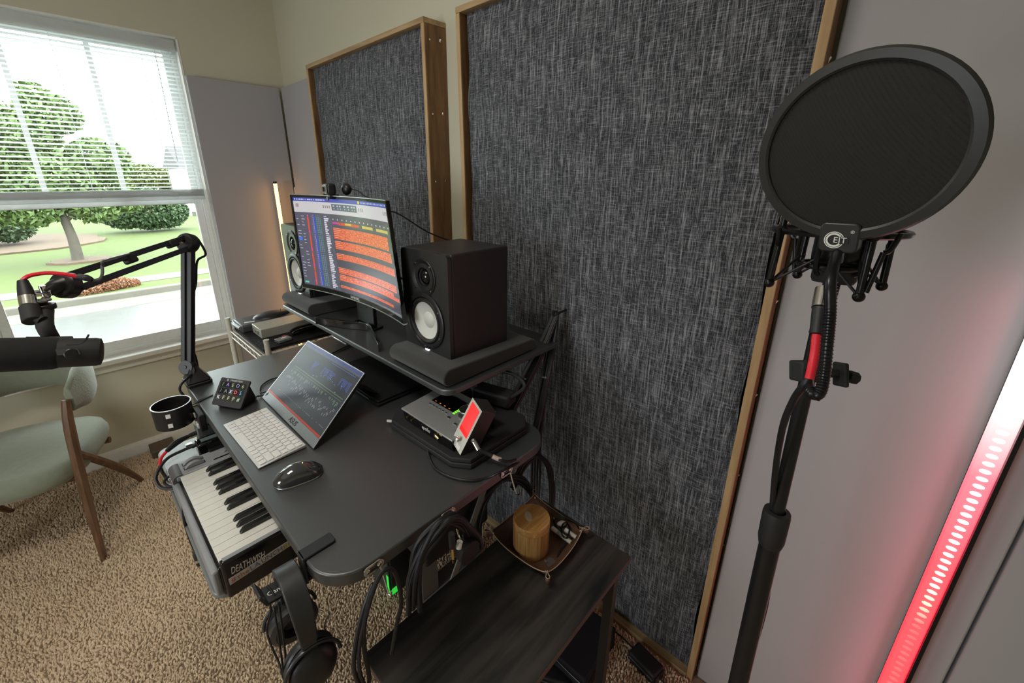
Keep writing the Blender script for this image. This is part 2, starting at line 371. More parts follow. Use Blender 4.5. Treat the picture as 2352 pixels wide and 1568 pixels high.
# ------------------------------------------------------------------ out of the window
GZ = -0.6
def outmat(name, c1, c2, sc_, rough=1.0):
    c1, c2 = [x * .78 for x in c1], [x * .78 for x in c2]; m = mat(name, c1, rough, nscale=sc_, namp=0); mx = [n for n in m.node_tree.nodes if n.type == 'MIX'][0]
    mx.inputs[6].default_value = (*c1, 1); mx.inputs[7].default_value = (*c2, 1); m.node_tree.nodes['Noise Texture'].inputs['Detail'].default_value = 8
    return m
M_grass = outmat('lawn_grass', (0.050, 0.073, 0.010), (0.085, 0.115, 0.020), 3)
M_road = outmat('wet_asphalt', (0.075, 0.075, 0.072), (0.125, 0.125, 0.12), 9, 0.35)
M_conc = outmat('pale_concrete', (0.10, 0.09, 0.072), (0.15, 0.14, 0.115), 2)
M_mulch = outmat('bark_mulch', (0.075, 0.045, 0.026), (0.15, 0.105, 0.07), 5)
M_bark = outmat('grey_bark', (0.05, 0.045, 0.035), (0.12, 0.10, 0.08), 8)
def strip(y0, y1, z0, z1, x0=-40, x1=45): return MB().bb(x0, x1, y0, y1, z0, z1)
struct('street', strip(YW + .3, 10.2, GZ - .25, GZ - .13), M_road, smooth=False, label='wet grey asphalt street outside the window')
struct('gutter', strip(10.2, 10.98, GZ - .25, GZ - .12), M_conc, bev=.02)
struct('kerb', strip(10.98, 11.14, GZ - .25, GZ + .0), M_conc, bev=.02, label='pale concrete kerb along the street')
struct('verge', strip(11.14, 11.78, GZ - .25, GZ - .005), M_grass, smooth=False)
struct('sidewalk', strip(11.78, 12.45, GZ - .25, GZ + .012), M_conc, bev=.01)
struct('lawn', strip(12.45, 70, GZ - .25, GZ + .0), M_grass, smooth=False)
bm_ = MB()
def blob_poly(cx, cy_, rx, ry, n=28, seed=1):
    rr = random.Random(seed); return [(cx + rx * math.cos(2 * math.pi * i / n) * (1 + .1 * rr.uniform(-1, 1)), cy_ + ry * math.sin(2 * math.pi * i / n) * (1 + .1 * rr.uniform(-1, 1))) for i in range(n)]
struct('mulch_bed', MB().prism(blob_poly(-2.2, 21.8, 3.3, 3.1, seed=3), GZ, GZ + .05), M_mulch)
struct('mulch_ring', MB().prism(blob_poly(.2, 16.0, .62, .55, seed=5), GZ, GZ + .05), M_mulch)
def leaf_mat(name, c1, c2):
    m = outmat(name, c1, c2, 2.2); m.node_tree.nodes['Principled BSDF'].inputs['Roughness'].default_value = .6; return m
ML1 = leaf_mat('fresh_green_leaf', (0.055, 0.105, 0.022), (0.14, 0.20, 0.055))
ML2 = leaf_mat('deep_green_leaf', (0.028, 0.062, 0.022), (0.075, 0.125, 0.045))
ML3 = leaf_mat('yellow_green_leaf', (0.08, 0.11, 0.02), (0.16, 0.19, 0.055))
ML4 = leaf_mat('rust_orange_leaf', (0.17, 0.055, 0.02), (0.27, 0.12, 0.055))
def tree(name, label, x, y, trunk_h, tr_r, blobs, n, size, ml, group, cat='tree', limbs=3):
    t = thing(name, label, cat, (x, y, GZ), 0, group)
    if trunk_h:
        m = MB(); m.tube([(x, y, GZ - .05), (x + .03, y, GZ + trunk_h * .5), (x - .02, y, GZ + trunk_h)], [tr_r * 1.25, tr_r, tr_r * .8], 10)
        for k in range(limbs):
            bx, by, bz, br = blobs[k % len(blobs)][:4]
            m.tube([(x, y, GZ + trunk_h * .9), ((x + x + bx) / 2, y + by / 2, GZ + (trunk_h + bz) / 2), (x + bx, y + by, GZ + bz)], [tr_r * .6, tr_r * .4, tr_r * .15], 7)
        part('trunk', m, M_bark, t)
    tot = sum(b_[3] ** 2 for b_ in blobs); P = []
    for b_ in blobs:
        k = int(n * b_[3] ** 2 / tot); d = RNG.normal(size=(k, 3)); d /= np.linalg.norm(d, axis=1)[:, None]
        rad = b_[3] * (0.55 + 0.5 * RNG.random(k) ** .5)[:, None]; sq = np.array([1, 1, b_[4] if len(b_) > 4 else .8])
        P.append(d * rad * sq + np.array([x + b_[0], y + b_[1], GZ + b_[2]]))
    o = leafmesh('foliage', np.concatenate(P), 0, size, ml, t); o['kind'] = 'stuff'
    return t
def rb(k, sx, sy, z0, z1, r0, r1, seed):
    rr = random.Random(seed); return [(rr.uniform(-sx, sx), rr.uniform(-sy, sy), rr.uniform(z0, z1), rr.uniform(r0, r1)) for _ in range(k)]
tree('street_tree', 'young street tree with a thin trunk in a mulch ring on the lawn', .15, 16.0, 1.2, .11, [(-.6, 0, 1.55, .70), (.6, .1, 1.5, .62), (0, 0, 2.2, .95), (-1.5, 0, 1.45, .65), (1.3, .2, 1.6, .45), (-.9, .2, 2.1, .7), (-2.2, .2, 1.5, .7), (-.4, .1, 3.2, .8), (.3, 0, 3.7, .6), (1.0, .1, 2.6, .7), (-1.1, 0, 2.7, .7), (.1, 0, 4.1, .35)], 24000, .075, ML1, 'trees and shrubs outside the window')
tree('tall_tree', 'tall leafy tree rising behind the blind at the left of the window', -2.9, 24.5, 2.0, .2, [(0, 0, 3.0, 1.7), (1.5, 0, 2.6, 1.3), (-1, 0, 4, 1.4), (.6, 0, 4.2, 1.1), (1.9, .5, 3.4, 1.0)], 26000, .12, ML2, 'trees and shrubs outside the window')
tree('round_shrub', 'large round dark green shrub at the edge of the lawn', 2.75, 22.8, 0, 0, [(0, 0, .95, 1.05), (-.8, .2, .85, .85), (.5, .1, .8, .85)], 16000, .07, ML2, 'trees and shrubs outside the window', 'shrub')
tree('low_shrub', 'low dark shrub in the mulch bed at the left of the lawn', -2.2, 20.9, 0, 0, [(0, 0, .9, 1.0), (-1.2, .2, 1.0, 1.1), (1.0, .3, .7, .7)], 12000, .07, ML2, 'trees and shrubs outside the window', 'shrub')
tree('orange_flower_bed', 'clump of orange and rust flowers beside the sidewalk', .02, 11.36, 0, 0, [(0, -.05, .06, .14), (.2, 0, .09, .16), (.42, .05, .10, .17), (.62, .12, .09, .16), (.8, .16, .05, .12)], 5200, .022, ML4, 'trees and shrubs outside the window', 'flowers')
for i, (x, y, s_) in enumerate(((-7, 38, 1.2), (0.4, 39, .85), (5.4, 42, .80), (10.5, 43, .62), (-2.6, 50, 1.1), (15.5, 44, .6))):
    tree('background_tree', ['yellow green tree far behind at the left end of the row', 'yellow green tree far behind the young street tree', 'low yellow green tree far behind the round shrub', 'small yellow green tree far behind at the right of the row', 'tallest yellow green tree far behind the street', 'rightmost small yellow green tree far behind'][i], x, y, 1.0, .15,
         rb(6, 2.2 * s_, .8, 1.2, 2.6 * s_ + .5, .8, 1.15, i), 7000, .15, ML3, 'distant trees across the lawn')
# white house corner
hs = thing('house', 'white clapboard house corner across the lawn', 'house', (6.6, 31, GZ))
HX, HY = 5.55, 30.0
for k in range(12): part('siding_board', MB().bb(HX, HX + 3, HY - .02, HY + .05, GZ + .25 + k * .2, GZ + .44 + k * .2), M_white, hs, bev=.01)
part('wall', MB().bb(HX, HX + 3, HY + .05, HY + 4, GZ, GZ + 2.7), M_white, hs)
part('foundation', MB().bb(HX, HX + 3, HY - .05, HY + .05, GZ, GZ + .25), M_conc, hs)
part('roof', MB().prism([(HY - .5, GZ + 2.65), (HY + 4.5, GZ + 2.65), (HY + 2, GZ + 3.9)], HX - .2, HX + 3.3, Matrix(((0, 0, 1, 0), (1, 0, 0, 0), (0, 1, 0, 0), (0, 0, 0, 1)))), mat('grey_shingles', (.05, .05, .05), .9), hs)
wf_ = ring(HX + .5, HX + 1.2, GZ + 1.1, GZ + 2.2, .07, HY - .07, HY - .021)
part('window', wf_, M_blackm, hs)

# ------------------------------------------------------------------ grey folding screens along the walls
M_gp = mat('grey_fabric_board', (0.42, 0.41, 0.43), 0.8, nscale=2, namp=0.03, bump=0.10, bscale=700)
def board(x0, x1, y0, y1, label, z1=2.148, grp='grey partition boards'):
    t = thing('partition_board', label, 'board', ((x0 + x1) / 2, (y0 + y1) / 2, 0), 0, grp)
    part('panel', MB().bb(x0, x1, y0, y1, .012, z1), M_gp, t, bev=.004)
    m = MB()
    if x1 - x0 > y1 - y0:
        for k in (.2, .8): m.cyl((x0 + (x1 - x0) * k, (y0 + y1) / 2, .001), (x0 + (x1 - x0) * k, (y0 + y1) / 2, .013), .012)
    else:
        for k in (.2, .8): m.cyl(((x0 + x1) / 2, y0 + (y1 - y0) * k, .001), ((x0 + x1) / 2, y0 + (y1 - y0) * k, .013), .012)
    part('foot', m, M_rub, t)
    return t
pw = board(.668, 1.155, YW - .05, YW - .022, 'grey partition board standing beside the window in the corner')
pr_ = board(XW - .045, XW - .020, 2.476, YW - .060, 'grey partition board behind the smaller acoustic panel, beside the room corner')
board(XW - .045, XW - .020, -.292, .170, 'grey partition board right of the large acoustic panel, behind the vocal microphone')
board(XW - .045, XW - .020, -.92, -.2975, 'rightmost grey partition board beyond the dark gap')
for zz in (1.50, 0.8):
    tag(part('hinge_clip', MB().box((1.163, YW - .056, zz), (.012, .010, .10)), M_whitep, pw), 'white clip joining two boards', 'clip')
    break
for o in list(COL.objects):
    if o.name.startswith('hinge_clip'):
        del o['category']; o['label'] = 'white hinge clip'

# ------------------------------------------------------------------ acoustic panels
def fabric_mat():
    m = bpy.data.materials.new('charcoal_crosshatch_fabric'); m.use_nodes = True; nt = m.node_tree; b = nt.nodes['Principled BSDF']
    tc = nt.nodes.new('ShaderNodeTexCoord'); dst = nt.nodes.new('ShaderNodeTexNoise'); dst.inputs['Scale'].default_value = 9
    nt.links.new(tc.outputs['Object'], dst.inputs['Vector'])
    ad = nt.nodes.new('ShaderNodeVectorMath'); ad.operation = 'MULTIPLY_ADD'; ad.inputs[1].default_value = (.008, .008, .008)
    nt.links.new(dst.outputs['Color'], ad.inputs[0]); nt.links.new(tc.outputs['Object'], ad.inputs[2])
    acc = None
    for sc3, wgt in (((30, 420, 20), .55), ((30, 26, 380), .36), ((30, 170, 7), .40), ((30, 760, 90), .3), ((30, 70, 720), .22)):
        mp = nt.nodes.new('ShaderNodeMapping'); mp.inputs['Scale'].default_value = sc3; nt.links.new(ad.outputs[0], mp.inputs['Vector'])
        n = nt.nodes.new('ShaderNodeTexNoise'); n.inputs['Scale'].default_value = 1; n.inputs['Detail'].default_value = 2; nt.links.new(mp.outputs[0], n.inputs['Vector'])
        r = nt.nodes.new('ShaderNodeMapRange'); r.inputs[1].default_value = .50; r.inputs[2].default_value = .72; r.inputs[3].default_value = 0; r.inputs[4].default_value = wgt
        nt.links.new(n.outputs['Fac'], r.inputs[0])
        if acc is None: acc = r.outputs[0]
        else:
            a = nt.nodes.new('ShaderNodeMath'); a.operation = 'ADD'; nt.links.new(acc, a.inputs[0]); nt.links.new(r.outputs[0], a.inputs[1]); acc = a.outputs[0]
    cr = nt.nodes.new('ShaderNodeValToRGB'); cr.color_ramp.elements[0].color = (0.023, 0.025, 0.030, 1); cr.color_ramp.elements[1].color = (0.33, 0.335, 0.37, 1)
    cr.color_ramp.elements[0].position = 0.02; cr.color_ramp.elements[1].position = .95
    nt.links.new(acc, cr.inputs[0]); nt.links.new(cr.outputs[0], b.inputs['Base Color']); b.inputs['Roughness'].default_value = .95; b.inputs['Specular IOR Level'].default_value = .2
    bp = nt.nodes.new('ShaderNodeBump'); bp.inputs['Strength'].default_value = .3; bp.inputs['Distance'].default_value = .001
    nt.links.new(acc, bp.inputs['Height']); nt.links.new(bp.outputs[0], b.inputs['Normal'])
    return m
M_fab = fabric_mat()
M_pine = wood('stained_pine', (0.12, 0.058, 0.022), (0.24, 0.125, 0.05), 5, 2, .6, 9)
M_pinel = wood('raw_pine_edge', (0.36, 0.22, 0.10), (0.52, 0.35, 0.18), 5, 2, .65, 9)
M_pineh = wood('raw_pine_edge_across', (0.30, 0.19, 0.09), (0.50, 0.34, 0.18), 5, 1, .65, 9)
def apanel(name, label, y0, y1, z1, lean, seed, xf0=1.14, D=.060):
    t = thing(name, label, 'acoustic panel', (1.15, (y0 + y1) / 2, 0), 0, 'fabric acoustic panels')
    xf1, wd = xf0 - lean, .019     # face x at bottom and top
    def X(z): return xf0 + (xf1 - xf0) * z / z1
    def stud(ya, yb, za, zb, xa, xb, mm, nm='frame_board', lb=None):
        vs = [(X(z) + dx, y, z) for z in (za, zb) for y in (ya, yb) for dx in (xa, xb)]
        m = MB().add(vs, [(0, 1, 3, 2), (4, 6, 7, 5), (0, 4, 5, 1), (2, 3, 7, 6), (0, 2, 6, 4), (1, 5, 7, 3)]); return part(nm, m, mm, t, bev=.0015, label=lb)
    for ya, yb in ((y0, y0 + wd), (y1 - wd, y1)):
        stud(ya, yb, .0, z1 - wd, 0.002, D, M_pine)
        stud(ya, yb, .0, z1 - wd, -.0035, .0019, M_pinel, 'edge_strip', 'pale raw front edge of the frame')
    stud(y0, y1, z1 - wd + .0005, z1, -.0035, D, M_pineh)
    stud(y0 + wd + .0005, y1 - wd - .0005, .0, wd, -.0035, .06, M_pineh)
    # fabric, pulled in unevenly along its edges
    NY, NZ = 60, 120; rr = random.Random(seed); ph = [rr.uniform(0, 6) for _ in range(8)]
    vs = []
    for j in range(NZ + 1):
        z = wd + (z1 - 2 * wd) * j / NZ
        e0 = .0035 + .0045 * (math.sin(z * 5.5 + ph[0]) + math.sin(z * 10.7 + ph[1])) ** 2 * .5; e1 = .0035 + .005 * (math.sin(z * 4.8 + ph[2]) + math.sin(z * 9.1 + ph[3])) ** 2 * .5
        for i in range(NY + 1):
            u = i / NY; y = (y0 + wd + .0005 + e0) * (1 - u) + (y1 - wd - .0005 - e1) * u; z2 = z
            ed = min(u, 1 - u, j / NZ * 1.8, (1 - j / NZ) * 1.8)
            bul = (1 - math.exp(-ed * 22)); wr = .0022 * math.sin(z * 31 + 3 * math.sin(y * 9 + ph[4])) * math.exp(-min(u, 1 - u) * 14)
            vs.append((X(z) + .024 - .020 * bul + wr, y, z2))
    fs = [(j * (NY + 1) + i, j * (NY + 1) + i + 1, (j + 1) * (NY + 1) + i + 1, (j + 1) * (NY + 1) + i) for j in range(NZ) for i in range(NY)]
    part('fabric_cover', MB().add(vs, fs), M_fab, t, ang=80)
    stud(y0 + wd + .001, y1 - wd - .001, wd + .001, z1 - wd - .001, .045, .058, M_blackm, 'backing_board')
    for k in range(9):
        z = z1 - .07 - k * .255
        for dx in (.022, D * .72):
            if z > .05: part('screw', MB().cyl((X(z) + dx, y0 - .0012, z + .01 * (dx > .03)), (X(z) + dx, y0 + .003, z), .0035, n=10), M_chrome, t)
    return t
apanel('acoustic_panel', 'smaller dark fabric acoustic panel in a wooden frame, nearest the room corner', 1.432, 2.468, 2.18, .0, 4, 1.101, .103)
apanel('acoustic_panel', 'larger charcoal fabric acoustic panel in a wooden frame, between the desk and the vocal microphone', .178, 1.252, 2.165, .04, 9)
# ------------------------------------------------------------------ desk
DZ = 0.97
M_desk = mat('black_laminate', (0.024, 0.028, 0.031), 0.42, spec=1.0, nscale=300, namp=.25, bump=.10, bscale=500)
M_desk.node_tree.nodes['Principled BSDF'].inputs['Coat Weight'].default_value = .8; M_desk.node_tree.nodes['Principled BSDF'].inputs['Coat Roughness'].default_value = .5
M_edge = mat('black_edge_band', (0.012, 0.012, 0.013), 0.45)
M_steelg = mat('grey_powder_steel', (0.16, 0.17, 0.17), 0.45, .3)
desk = thing('standing_desk', 'black rectangular standing desk with rounded corners, raised to standing height', 'desk', (.49, 1.1, 0))
DX0, DX1, DY0, DY1 = .172, .785, .548, 1.640
part('desktop', MB().prism(rrect(DX0, DX1, DY0, DY1, .075, 8), DZ - .028, DZ), M_desk, desk, bev=.0035, seg=3)
for y in (1.06, 1.50):
    part('leg', MB().bb(.66, .74, y - .03, y + .03, .041, DZ - .071), M_steelg, desk, bev=.004)
    part('foot', MB().bb(.64, .98, y - .035, y + .035, .0, .04), M_steelg, desk, bev=.006)
part('frame_rail', MB().bb(.66, .74, .70, 1.55, DZ - .07, DZ - .029), M_blkmet, desk, bev=.003)
part('cross_bracket', MB().bb(.26, .76, .89, .95, DZ - .06, DZ - .029), M_blkmet, desk, bev=.003)
# hooks screwed to the right edge
def coat_hook(px, py, label):
    p = on(px, py, 'Z', DZ - .012); p.y = DY0 - .0015
    t = thing('cable_hook', label, 'hook', p, 0, 'metal hooks along the near side of the desk')
    m = MB(); ro = rrect(-.020, .020, -.0095, .0095, .0094, 6); ri = rrect(-.0165, .0165, -.006, .006, .0059, 6)
    M = frame_M(p, (1, 0, 0), (0, 0, 1)); n = len(ro)
    vs = [M @ V((x, z, h)) for h in (0, .002) for (x, z) in ro] + [M @ V((x, z, h)) for h in (0, .002) for (x, z) in ri]
    fs = []
    for i in range(n):
        j = (i + 1) % n; fs += [(i, j, n + j, n + i), (2 * n + j, 2 * n + i, 3 * n + i, 3 * n + j), (n + i, n + j, 3 * n + j, 3 * n + i), (j, i, 2 * n + i, 2 * n + j)]
    part('plate', m.add(vs, fs), M_chrome, t)
    for dx in (-.012, .012): part('screw', MB().ball((p.x + dx, p.y - .001, p.z), .0052, 10, 6, (1, .5, 1)), M_chrome, t)
    part('wire_hook', MB().tube([p + V((.012, -.002, -.008)), p + V((.012, -.010, -.03)), p + V((.012, -.022, -.055)), p + V((.010, -.034, -.05)), p + V((.010, -.036, -.035))], .0018, 7), M_chrome, t)
    return p
hk1 = coat_hook(846, 1288, 'small metal hook on the desk side nearest the desk corner')
hk2 = coat_hook(1006, 1162, 'small metal hook halfway along the near desk side')
hk3 = coat_hook(1142, 1070, 'small metal hook on the desk side nearest the large fabric panel')

# ------------------------------------------------------------------ raised monitor shelf
RZ = 1.112
RX0, RX1, RY0, RY1 = .572, 1.060, .718, 1.812
sh = thing('desk_riser', 'long black monitor shelf above the back of the desk', 'shelf', (.8, 1.25, DZ))
part('shelf_board', MB().prism(rrect(RX0, RX1, RY0, RY1, .035, 6), RZ - .016, RZ), M_desk, sh, bev=.003)
for y in (.80, 1.70):
    m = MB(); M = Matrix.Identity(3)
    m.cyl((.775, y, DZ + .001), (.70, y, RZ - .0165), .012, n=4); part('front_strut', m, M_steelg, sh, smooth=False)
    m = MB().box((.0, 0, 0), (.028, .010, .30)); 
    vs = [(.98, y - .045, RZ - .0165), (1.016, y - .045, RZ - .0165), (1.016, y - .037, RZ - .0165), (.98, y - .037, RZ - .0165), (.80, y - .045, DZ - .06), (.836, y - .045, DZ - .06), (.836, y - .037, DZ - .06), (.80, y - .037, DZ - .06)]
    part('rear_strut', MB().add(vs, [(0, 1, 2, 3), (7, 6, 5, 4), (0, 4, 5, 1), (1, 5, 6, 2), (2, 6, 7, 3), (3, 7, 4, 0)]), M_steelg, sh, smooth=False, label='grey flat steel strut')
    part('strut_bracket', MB().bb(.815, .83, y - .05, y - .03, DZ - .09, DZ + .0), M_blkmet, sh)
part('cable_clip', MB().box((RX0 + .01, 1.30, RZ - .024), (.014, .10, .006)), M_alu, sh, bev=.002)

# ------------------------------------------------------------------ speakers on foam pads
M_cone = mat('white_paper_cone', (0.62, 0.63, 0.60), 0.55, bump=.2, bscale=900)
M_spk = mat('black_vinyl_cabinet', (0.020, 0.018, 0.020), 0.42, spec=.5, bump=.25, bscale=1400)
M_spf = mat('black_baffle', (0.020, 0.021, 0.022), 0.33, spec=.6)
def speaker(y0, y1, label, dx):
    dz = 0; x0, x1, z0 = .640 + dx, .862 + dx, RZ + .036 + dz; yc = (y0 + y1) / 2; hw = (y1 - y0) / 2; zt = 1.437
    t = thing('studio_monitor', label, 'speaker', (x0 + .11, yc, z0), 0, 'studio speakers on the shelf')
    part('cabinet', MB().bb(x0 + .012, x1, y0, y1, z0, zt), M_spk, t, bev=.006, seg=3)
    H = zt - z0; zw, ztw = z0 + H * .335, z0 + H * .755
    ax = (-1, 0, 0); rw = hw * .80
    cu = bpy.data.curves.new('baffle', 'CURVE'); cu.dimensions = '2D'; cu.fill_mode = 'BOTH'; cu.extrude = .0059
    for pts_ in (rrect(y0 + .001, y1 - .001, z0 + .001, zt - .001, .012, 5), [(yc + rw * .78 * math.cos(2 * math.pi * i / 48), zw + rw * .78 * math.sin(2 * math.pi * i / 48)) for i in range(48)], [(yc + hw * .26 * math.cos(2 * math.pi * i / 32), ztw + hw * .26 * math.sin(2 * math.pi * i / 32)) for i in range(32)]):
        sp_ = cu.splines.new('POLY'); sp_.points.add(len(pts_) - 1); sp_.use_cyclic_u = True
        for q_, pp_ in zip(sp_.points, pts_): q_.co = (pp_[0], pp_[1], 0, 1)
    ob_ = bpy.data.objects.new('baffle', cu); COL.objects.link(ob_); bpy.context.view_layer.update()
    bme = bpy.data.meshes.new_from_object(ob_.evaluated_get(bpy.context.evaluated_depsgraph_get())); bpy.data.objects.remove(ob_)
    bme.transform(Matrix(((0, 0, 1, x0 + .0059), (1, 0, 0, 0), (0, 1, 0, 0), (0, 0, 0, 1)))); bme.transform(wm(t).inverted()); bme.materials.clear(); bme.materials.append(M_spf)
    part('baffle', bme, None, t)
    part('woofer_ring', MB().lathe([(rw, 0), (rw, .004), (rw * .95, .0065), (rw * .84, .006), (rw * .80, .001), (rw * .78, -.002)], (x0 - .0002, yc, zw), ax, 48), M_black, t)
    part('surround', MB().lathe([(rw * .80, .002), (rw * .77, .0062), (rw * .72, .0068), (rw * .67, .004), (rw * .645, -.0), (rw * .64, -.004)], (x0, yc, zw), ax, 48), M_rub, t)
    part('cone', MB().lathe([(rw * .655, .0005), (rw * .55, -.003), (rw * .40, -.0075), (rw * .27, -.0115)], (x0, yc, zw), ax, 48), M_cone, t)
    part('dust_cap', MB().lathe([(rw * .29, -.0105), (rw * .22, -.0065), (rw * .12, -.0035), (0, -.0025)], (x0, yc, zw), ax, 32), M_cone, t)
    rt = hw * .50
    part('tweeter_guide', MB().lathe([(rt, 0), (rt, .002), (rt * .96, .0035), (rt * .80, .0015), (rt * .55, -.005), (rt * .40, -.009)], (x0, yc, ztw), ax, 40), M_black, t)
    part('tweeter_dome', MB().lathe([(rt * .42, -.009), (rt * .40, -.004), (rt * .28, .002), (rt * .14, .0045), (0, .0055)], (x0, yc, ztw), ax, 28), M_gloss, t)
    for k in range(6):
        a = R_(60 * k + 30); part('screw', MB().cyl((x0 - .003, yc + rw * .9 * math.cos(a), zw + rw * .9 * math.sin(a)), (x0 - .0078, yc + rw * .9 * math.cos(a), zw + rw * .9 * math.sin(a)), .0026, n=8), M_chrome, t)
    for k in range(4):
        a = R_(90 * k + 45); part('screw', MB().cyl((x0 - .001, yc + rt * .9 * math.cos(a), ztw + rt * .9 * math.sin(a)), (x0 - .0048, yc + rt * .9 * math.cos(a), ztw + rt * .9 * math.sin(a)), .0022, n=8), M_chrome, t)
    part('badge', MB().cyl((x0 - .0002, yc - .003, z0 + .014), (x0 - .004, yc - .003, z0 + .014), .0075, n=20), mat('lit_badge', (.9, .9, .9), .3, emis=(.9, .95, 1), estr=2.2), t, label='glowing white round badge')
    return t
def pad(y0, y1, label):
    t = thing('isolation_pad', label, 'speaker pad', (.74, (y0 + y1) / 2, RZ), 0, 'foam isolation pads under the speakers')
    prof = []
    n = 10; r0, r1 = .0235, .018
    for i in range(n + 1): a = R_(250 - 160 * i / n); prof.append((.603 + r0 * math.cos(a) * 1.05, RZ + r0 + .0008 + r0 * math.sin(a)))
    for i in range(n + 1): a = R_(90 - 160 * i / n); prof.append((.925 + r1 * math.cos(a), RZ + r1 + .0008 + r1 * math.sin(a)))
    prof = [(x, max(z, RZ + .0005)) for x, z in prof]
    m = MB().prism(prof, y0, y1, Matrix(((1, 0, 0, 0), (0, 0, 1, 0), (0, 1, 0, 0), (0, 0, 0, 1))))
    part('foam_block', m, M_foam, t, bev=.003, ang=50)
    part('foam_wedge', MB().prism([(.637, RZ + .03), (.87, RZ + .03), (.87, RZ + .0345), (.637, RZ + .035)], y0 + .006, y1 - .006, Matrix(((1, 0, 0, 0), (0, 0, 1, 0), (0, 1, 0, 0), (0, 0, 0, 1)))), M_foam, t)
pad(.737, .985, 'dark grey foam pad under the right speaker')
pad(1.540, 1.800, 'dark grey foam pad under the left speaker, behind the monitor')
speaker(.782, .985, 'black studio speaker with white cone, right of the large monitor', .0)
speaker(1.632, 1.836, 'black studio speaker with white cone, partly hidden behind the left edge of the large monitor', -.010)
t = part('speaker_cable', MB().tube([(.90, .985, 1.42), (.885, .992, 1.425), (.84, 1.01, 1.43), (.78, 1.05, 1.46), (.70, 1.10, 1.52), (.66, 1.14, 1.50)], .0022, 6), M_cable)
tag(t, 'thin black cable curving from the monitor back to the right speaker', 'cable')
t = part('speaker_plug', MB().cyl((.845, .9965, 1.305), (.845, 1.03, 1.31), .006, n=10).tube([(.845, 1.03, 1.31), (.84, 1.05, 1.312), (.75, 1.07, 1.31), (.66, 1.10, 1.33)], .004, 6), M_cable)
tag(t, 'black plug between the right speaker and the monitor edge', 'plug')

# ------------------------------------------------------------------ big curved monitor
mo = thing('curved_monitor', 'large curved widescreen monitor showing orange music tracks', 'monitor', (.72, 1.47, RZ))
BL_, TL_, TR_, BR_ = V((.700, 1.818, 1.175)), V((.700, 1.928, 1.556)), V((.665, 1.080, 1.556)), V((.652, 1.020, 1.190))
BL_ = on(708, 664, 'X', .598); TL_ = on(657, 446, 'X', .603); TR_ = on(886, 461, 'X', .600); BR_ = on(928, 744, 'X', .592)
TL_.y = (TL_.y + BL_.y) / 2 + .010; BL_.y = TL_.y - .010
def scr(u, v, off=0.0):
    p = (BL_ * (1 - u) + BR_ * u) * (1 - v) + (TL_ * (1 - u) + TR_ * u) * v
    p = p.copy(); p.x += .038 * (1 - (2 * u - 1) ** 2) + off; return p
NU = 28
def shell(u0, u1, v0, v1, f0, f1):
    m = MB(); vs = []
    for i in range(NU + 1):
        u = u0 + (u1 - u0) * i / NU; vs += [scr(u, v0, f0), scr(u, v1, f0), scr(u, v1, f1), scr(u, v0, f1)]
    fs = [(0, 3, 2, 1), (4 * NU, 4 * NU + 1, 4 * NU + 2, 4 * NU + 3)]
    for i in range(NU):
        for k in range(4): a = 4 * i + k; b_ = 4 * i + (k + 1) % 4; fs.append((a, b_, b_ + 4, a + 4))
    return m.add(vs, fs)
part('case', shell(0, 1, 0, 1, .004, .011), M_gloss, mo)
m = MB()
for a in ((0, 1, 0, .042), (0, 1, .975, 1), (0, .010, .042, .975), (.990, 1, .042, .975)):
    k = shell(*a, -.001, .0038); m.add(k.v, k.f)
part('rear_housing', shell(.16, .84, .12, .88, .0112, .030), M_blackm, mo, bev=.006)
part('bezel', m, M_gloss, mo)
m = MB(); k = shell(0, 1, 1.0, 1.006, -.002, .011); m.add(k.v, k.f); k = shell(0, 1, -.010, -.001, -.0015, .011); m.add(k.v, k.f)
part('silver_edge', m, M_alu, mo)
W_, H_ = 300, 150; im = np.zeros((H_, W_, 3), np.float32); im[:] = lin(70, 70, 82)
def R2(a, x0, x1, y0, y1, c): a[int(y0):int(math.ceil(y1)), int(x0):int(math.ceil(x1))] = lin(*c)
R2(im, 0, 300, 0, 6, (60, 72, 160)); R2(im, 0, 300, 6, 24, (200, 197, 200)); R2(im, 0, 104, 24, 150, (84, 84, 100)); R2(im, 104, 300, 24, 42, (78, 78, 88))
R2(im, 110, 190, 8, 18, (88, 96, 108))
rr = random.Random(3)
for x in range(4, 90, 6): R2(im, x, x + rr.randint(2, 5), 2, 4, (200, 205, 240))
for x in range(200, 296, 5): R2(im, x, x + 2, 2, 4, (200, 205, 240))
R2(im, 196, 201, 1, 5, (220, 200, 60)); R2(im, 6, 14, 10, 16, (170, 140, 150))
for x in (84, 90, 96, 102): R2(im, x, x + 3, 11, 15, (140, 110, 110))
for x in (114, 126, 134, 148, 160, 172, 180): R2(im, x, x + 5, 10, 12, (190, 200, 205)); R2(im, x + 2, x + 5, 14, 16, (170, 180, 190))
for x in (196, 203, 208, 280, 286, 291): R2(im, x, x + 3, 11, 16, (150, 140, 145))
R2(im, 106, 140, 36, 39, (200, 60, 150)); R2(im, 125, 190, 36, 40, (205, 70, 40)); R2(im, 145, 165, 36, 39, (210, 180, 60)); R2(im, 200, 236, 36, 40, (200, 180, 80)); R2(im, 248, 288, 36, 40, (195, 180, 90))
for x in range(108, 296, 14): R2(im, x, x + 3, 31, 33, (190, 190, 200))
y = 30
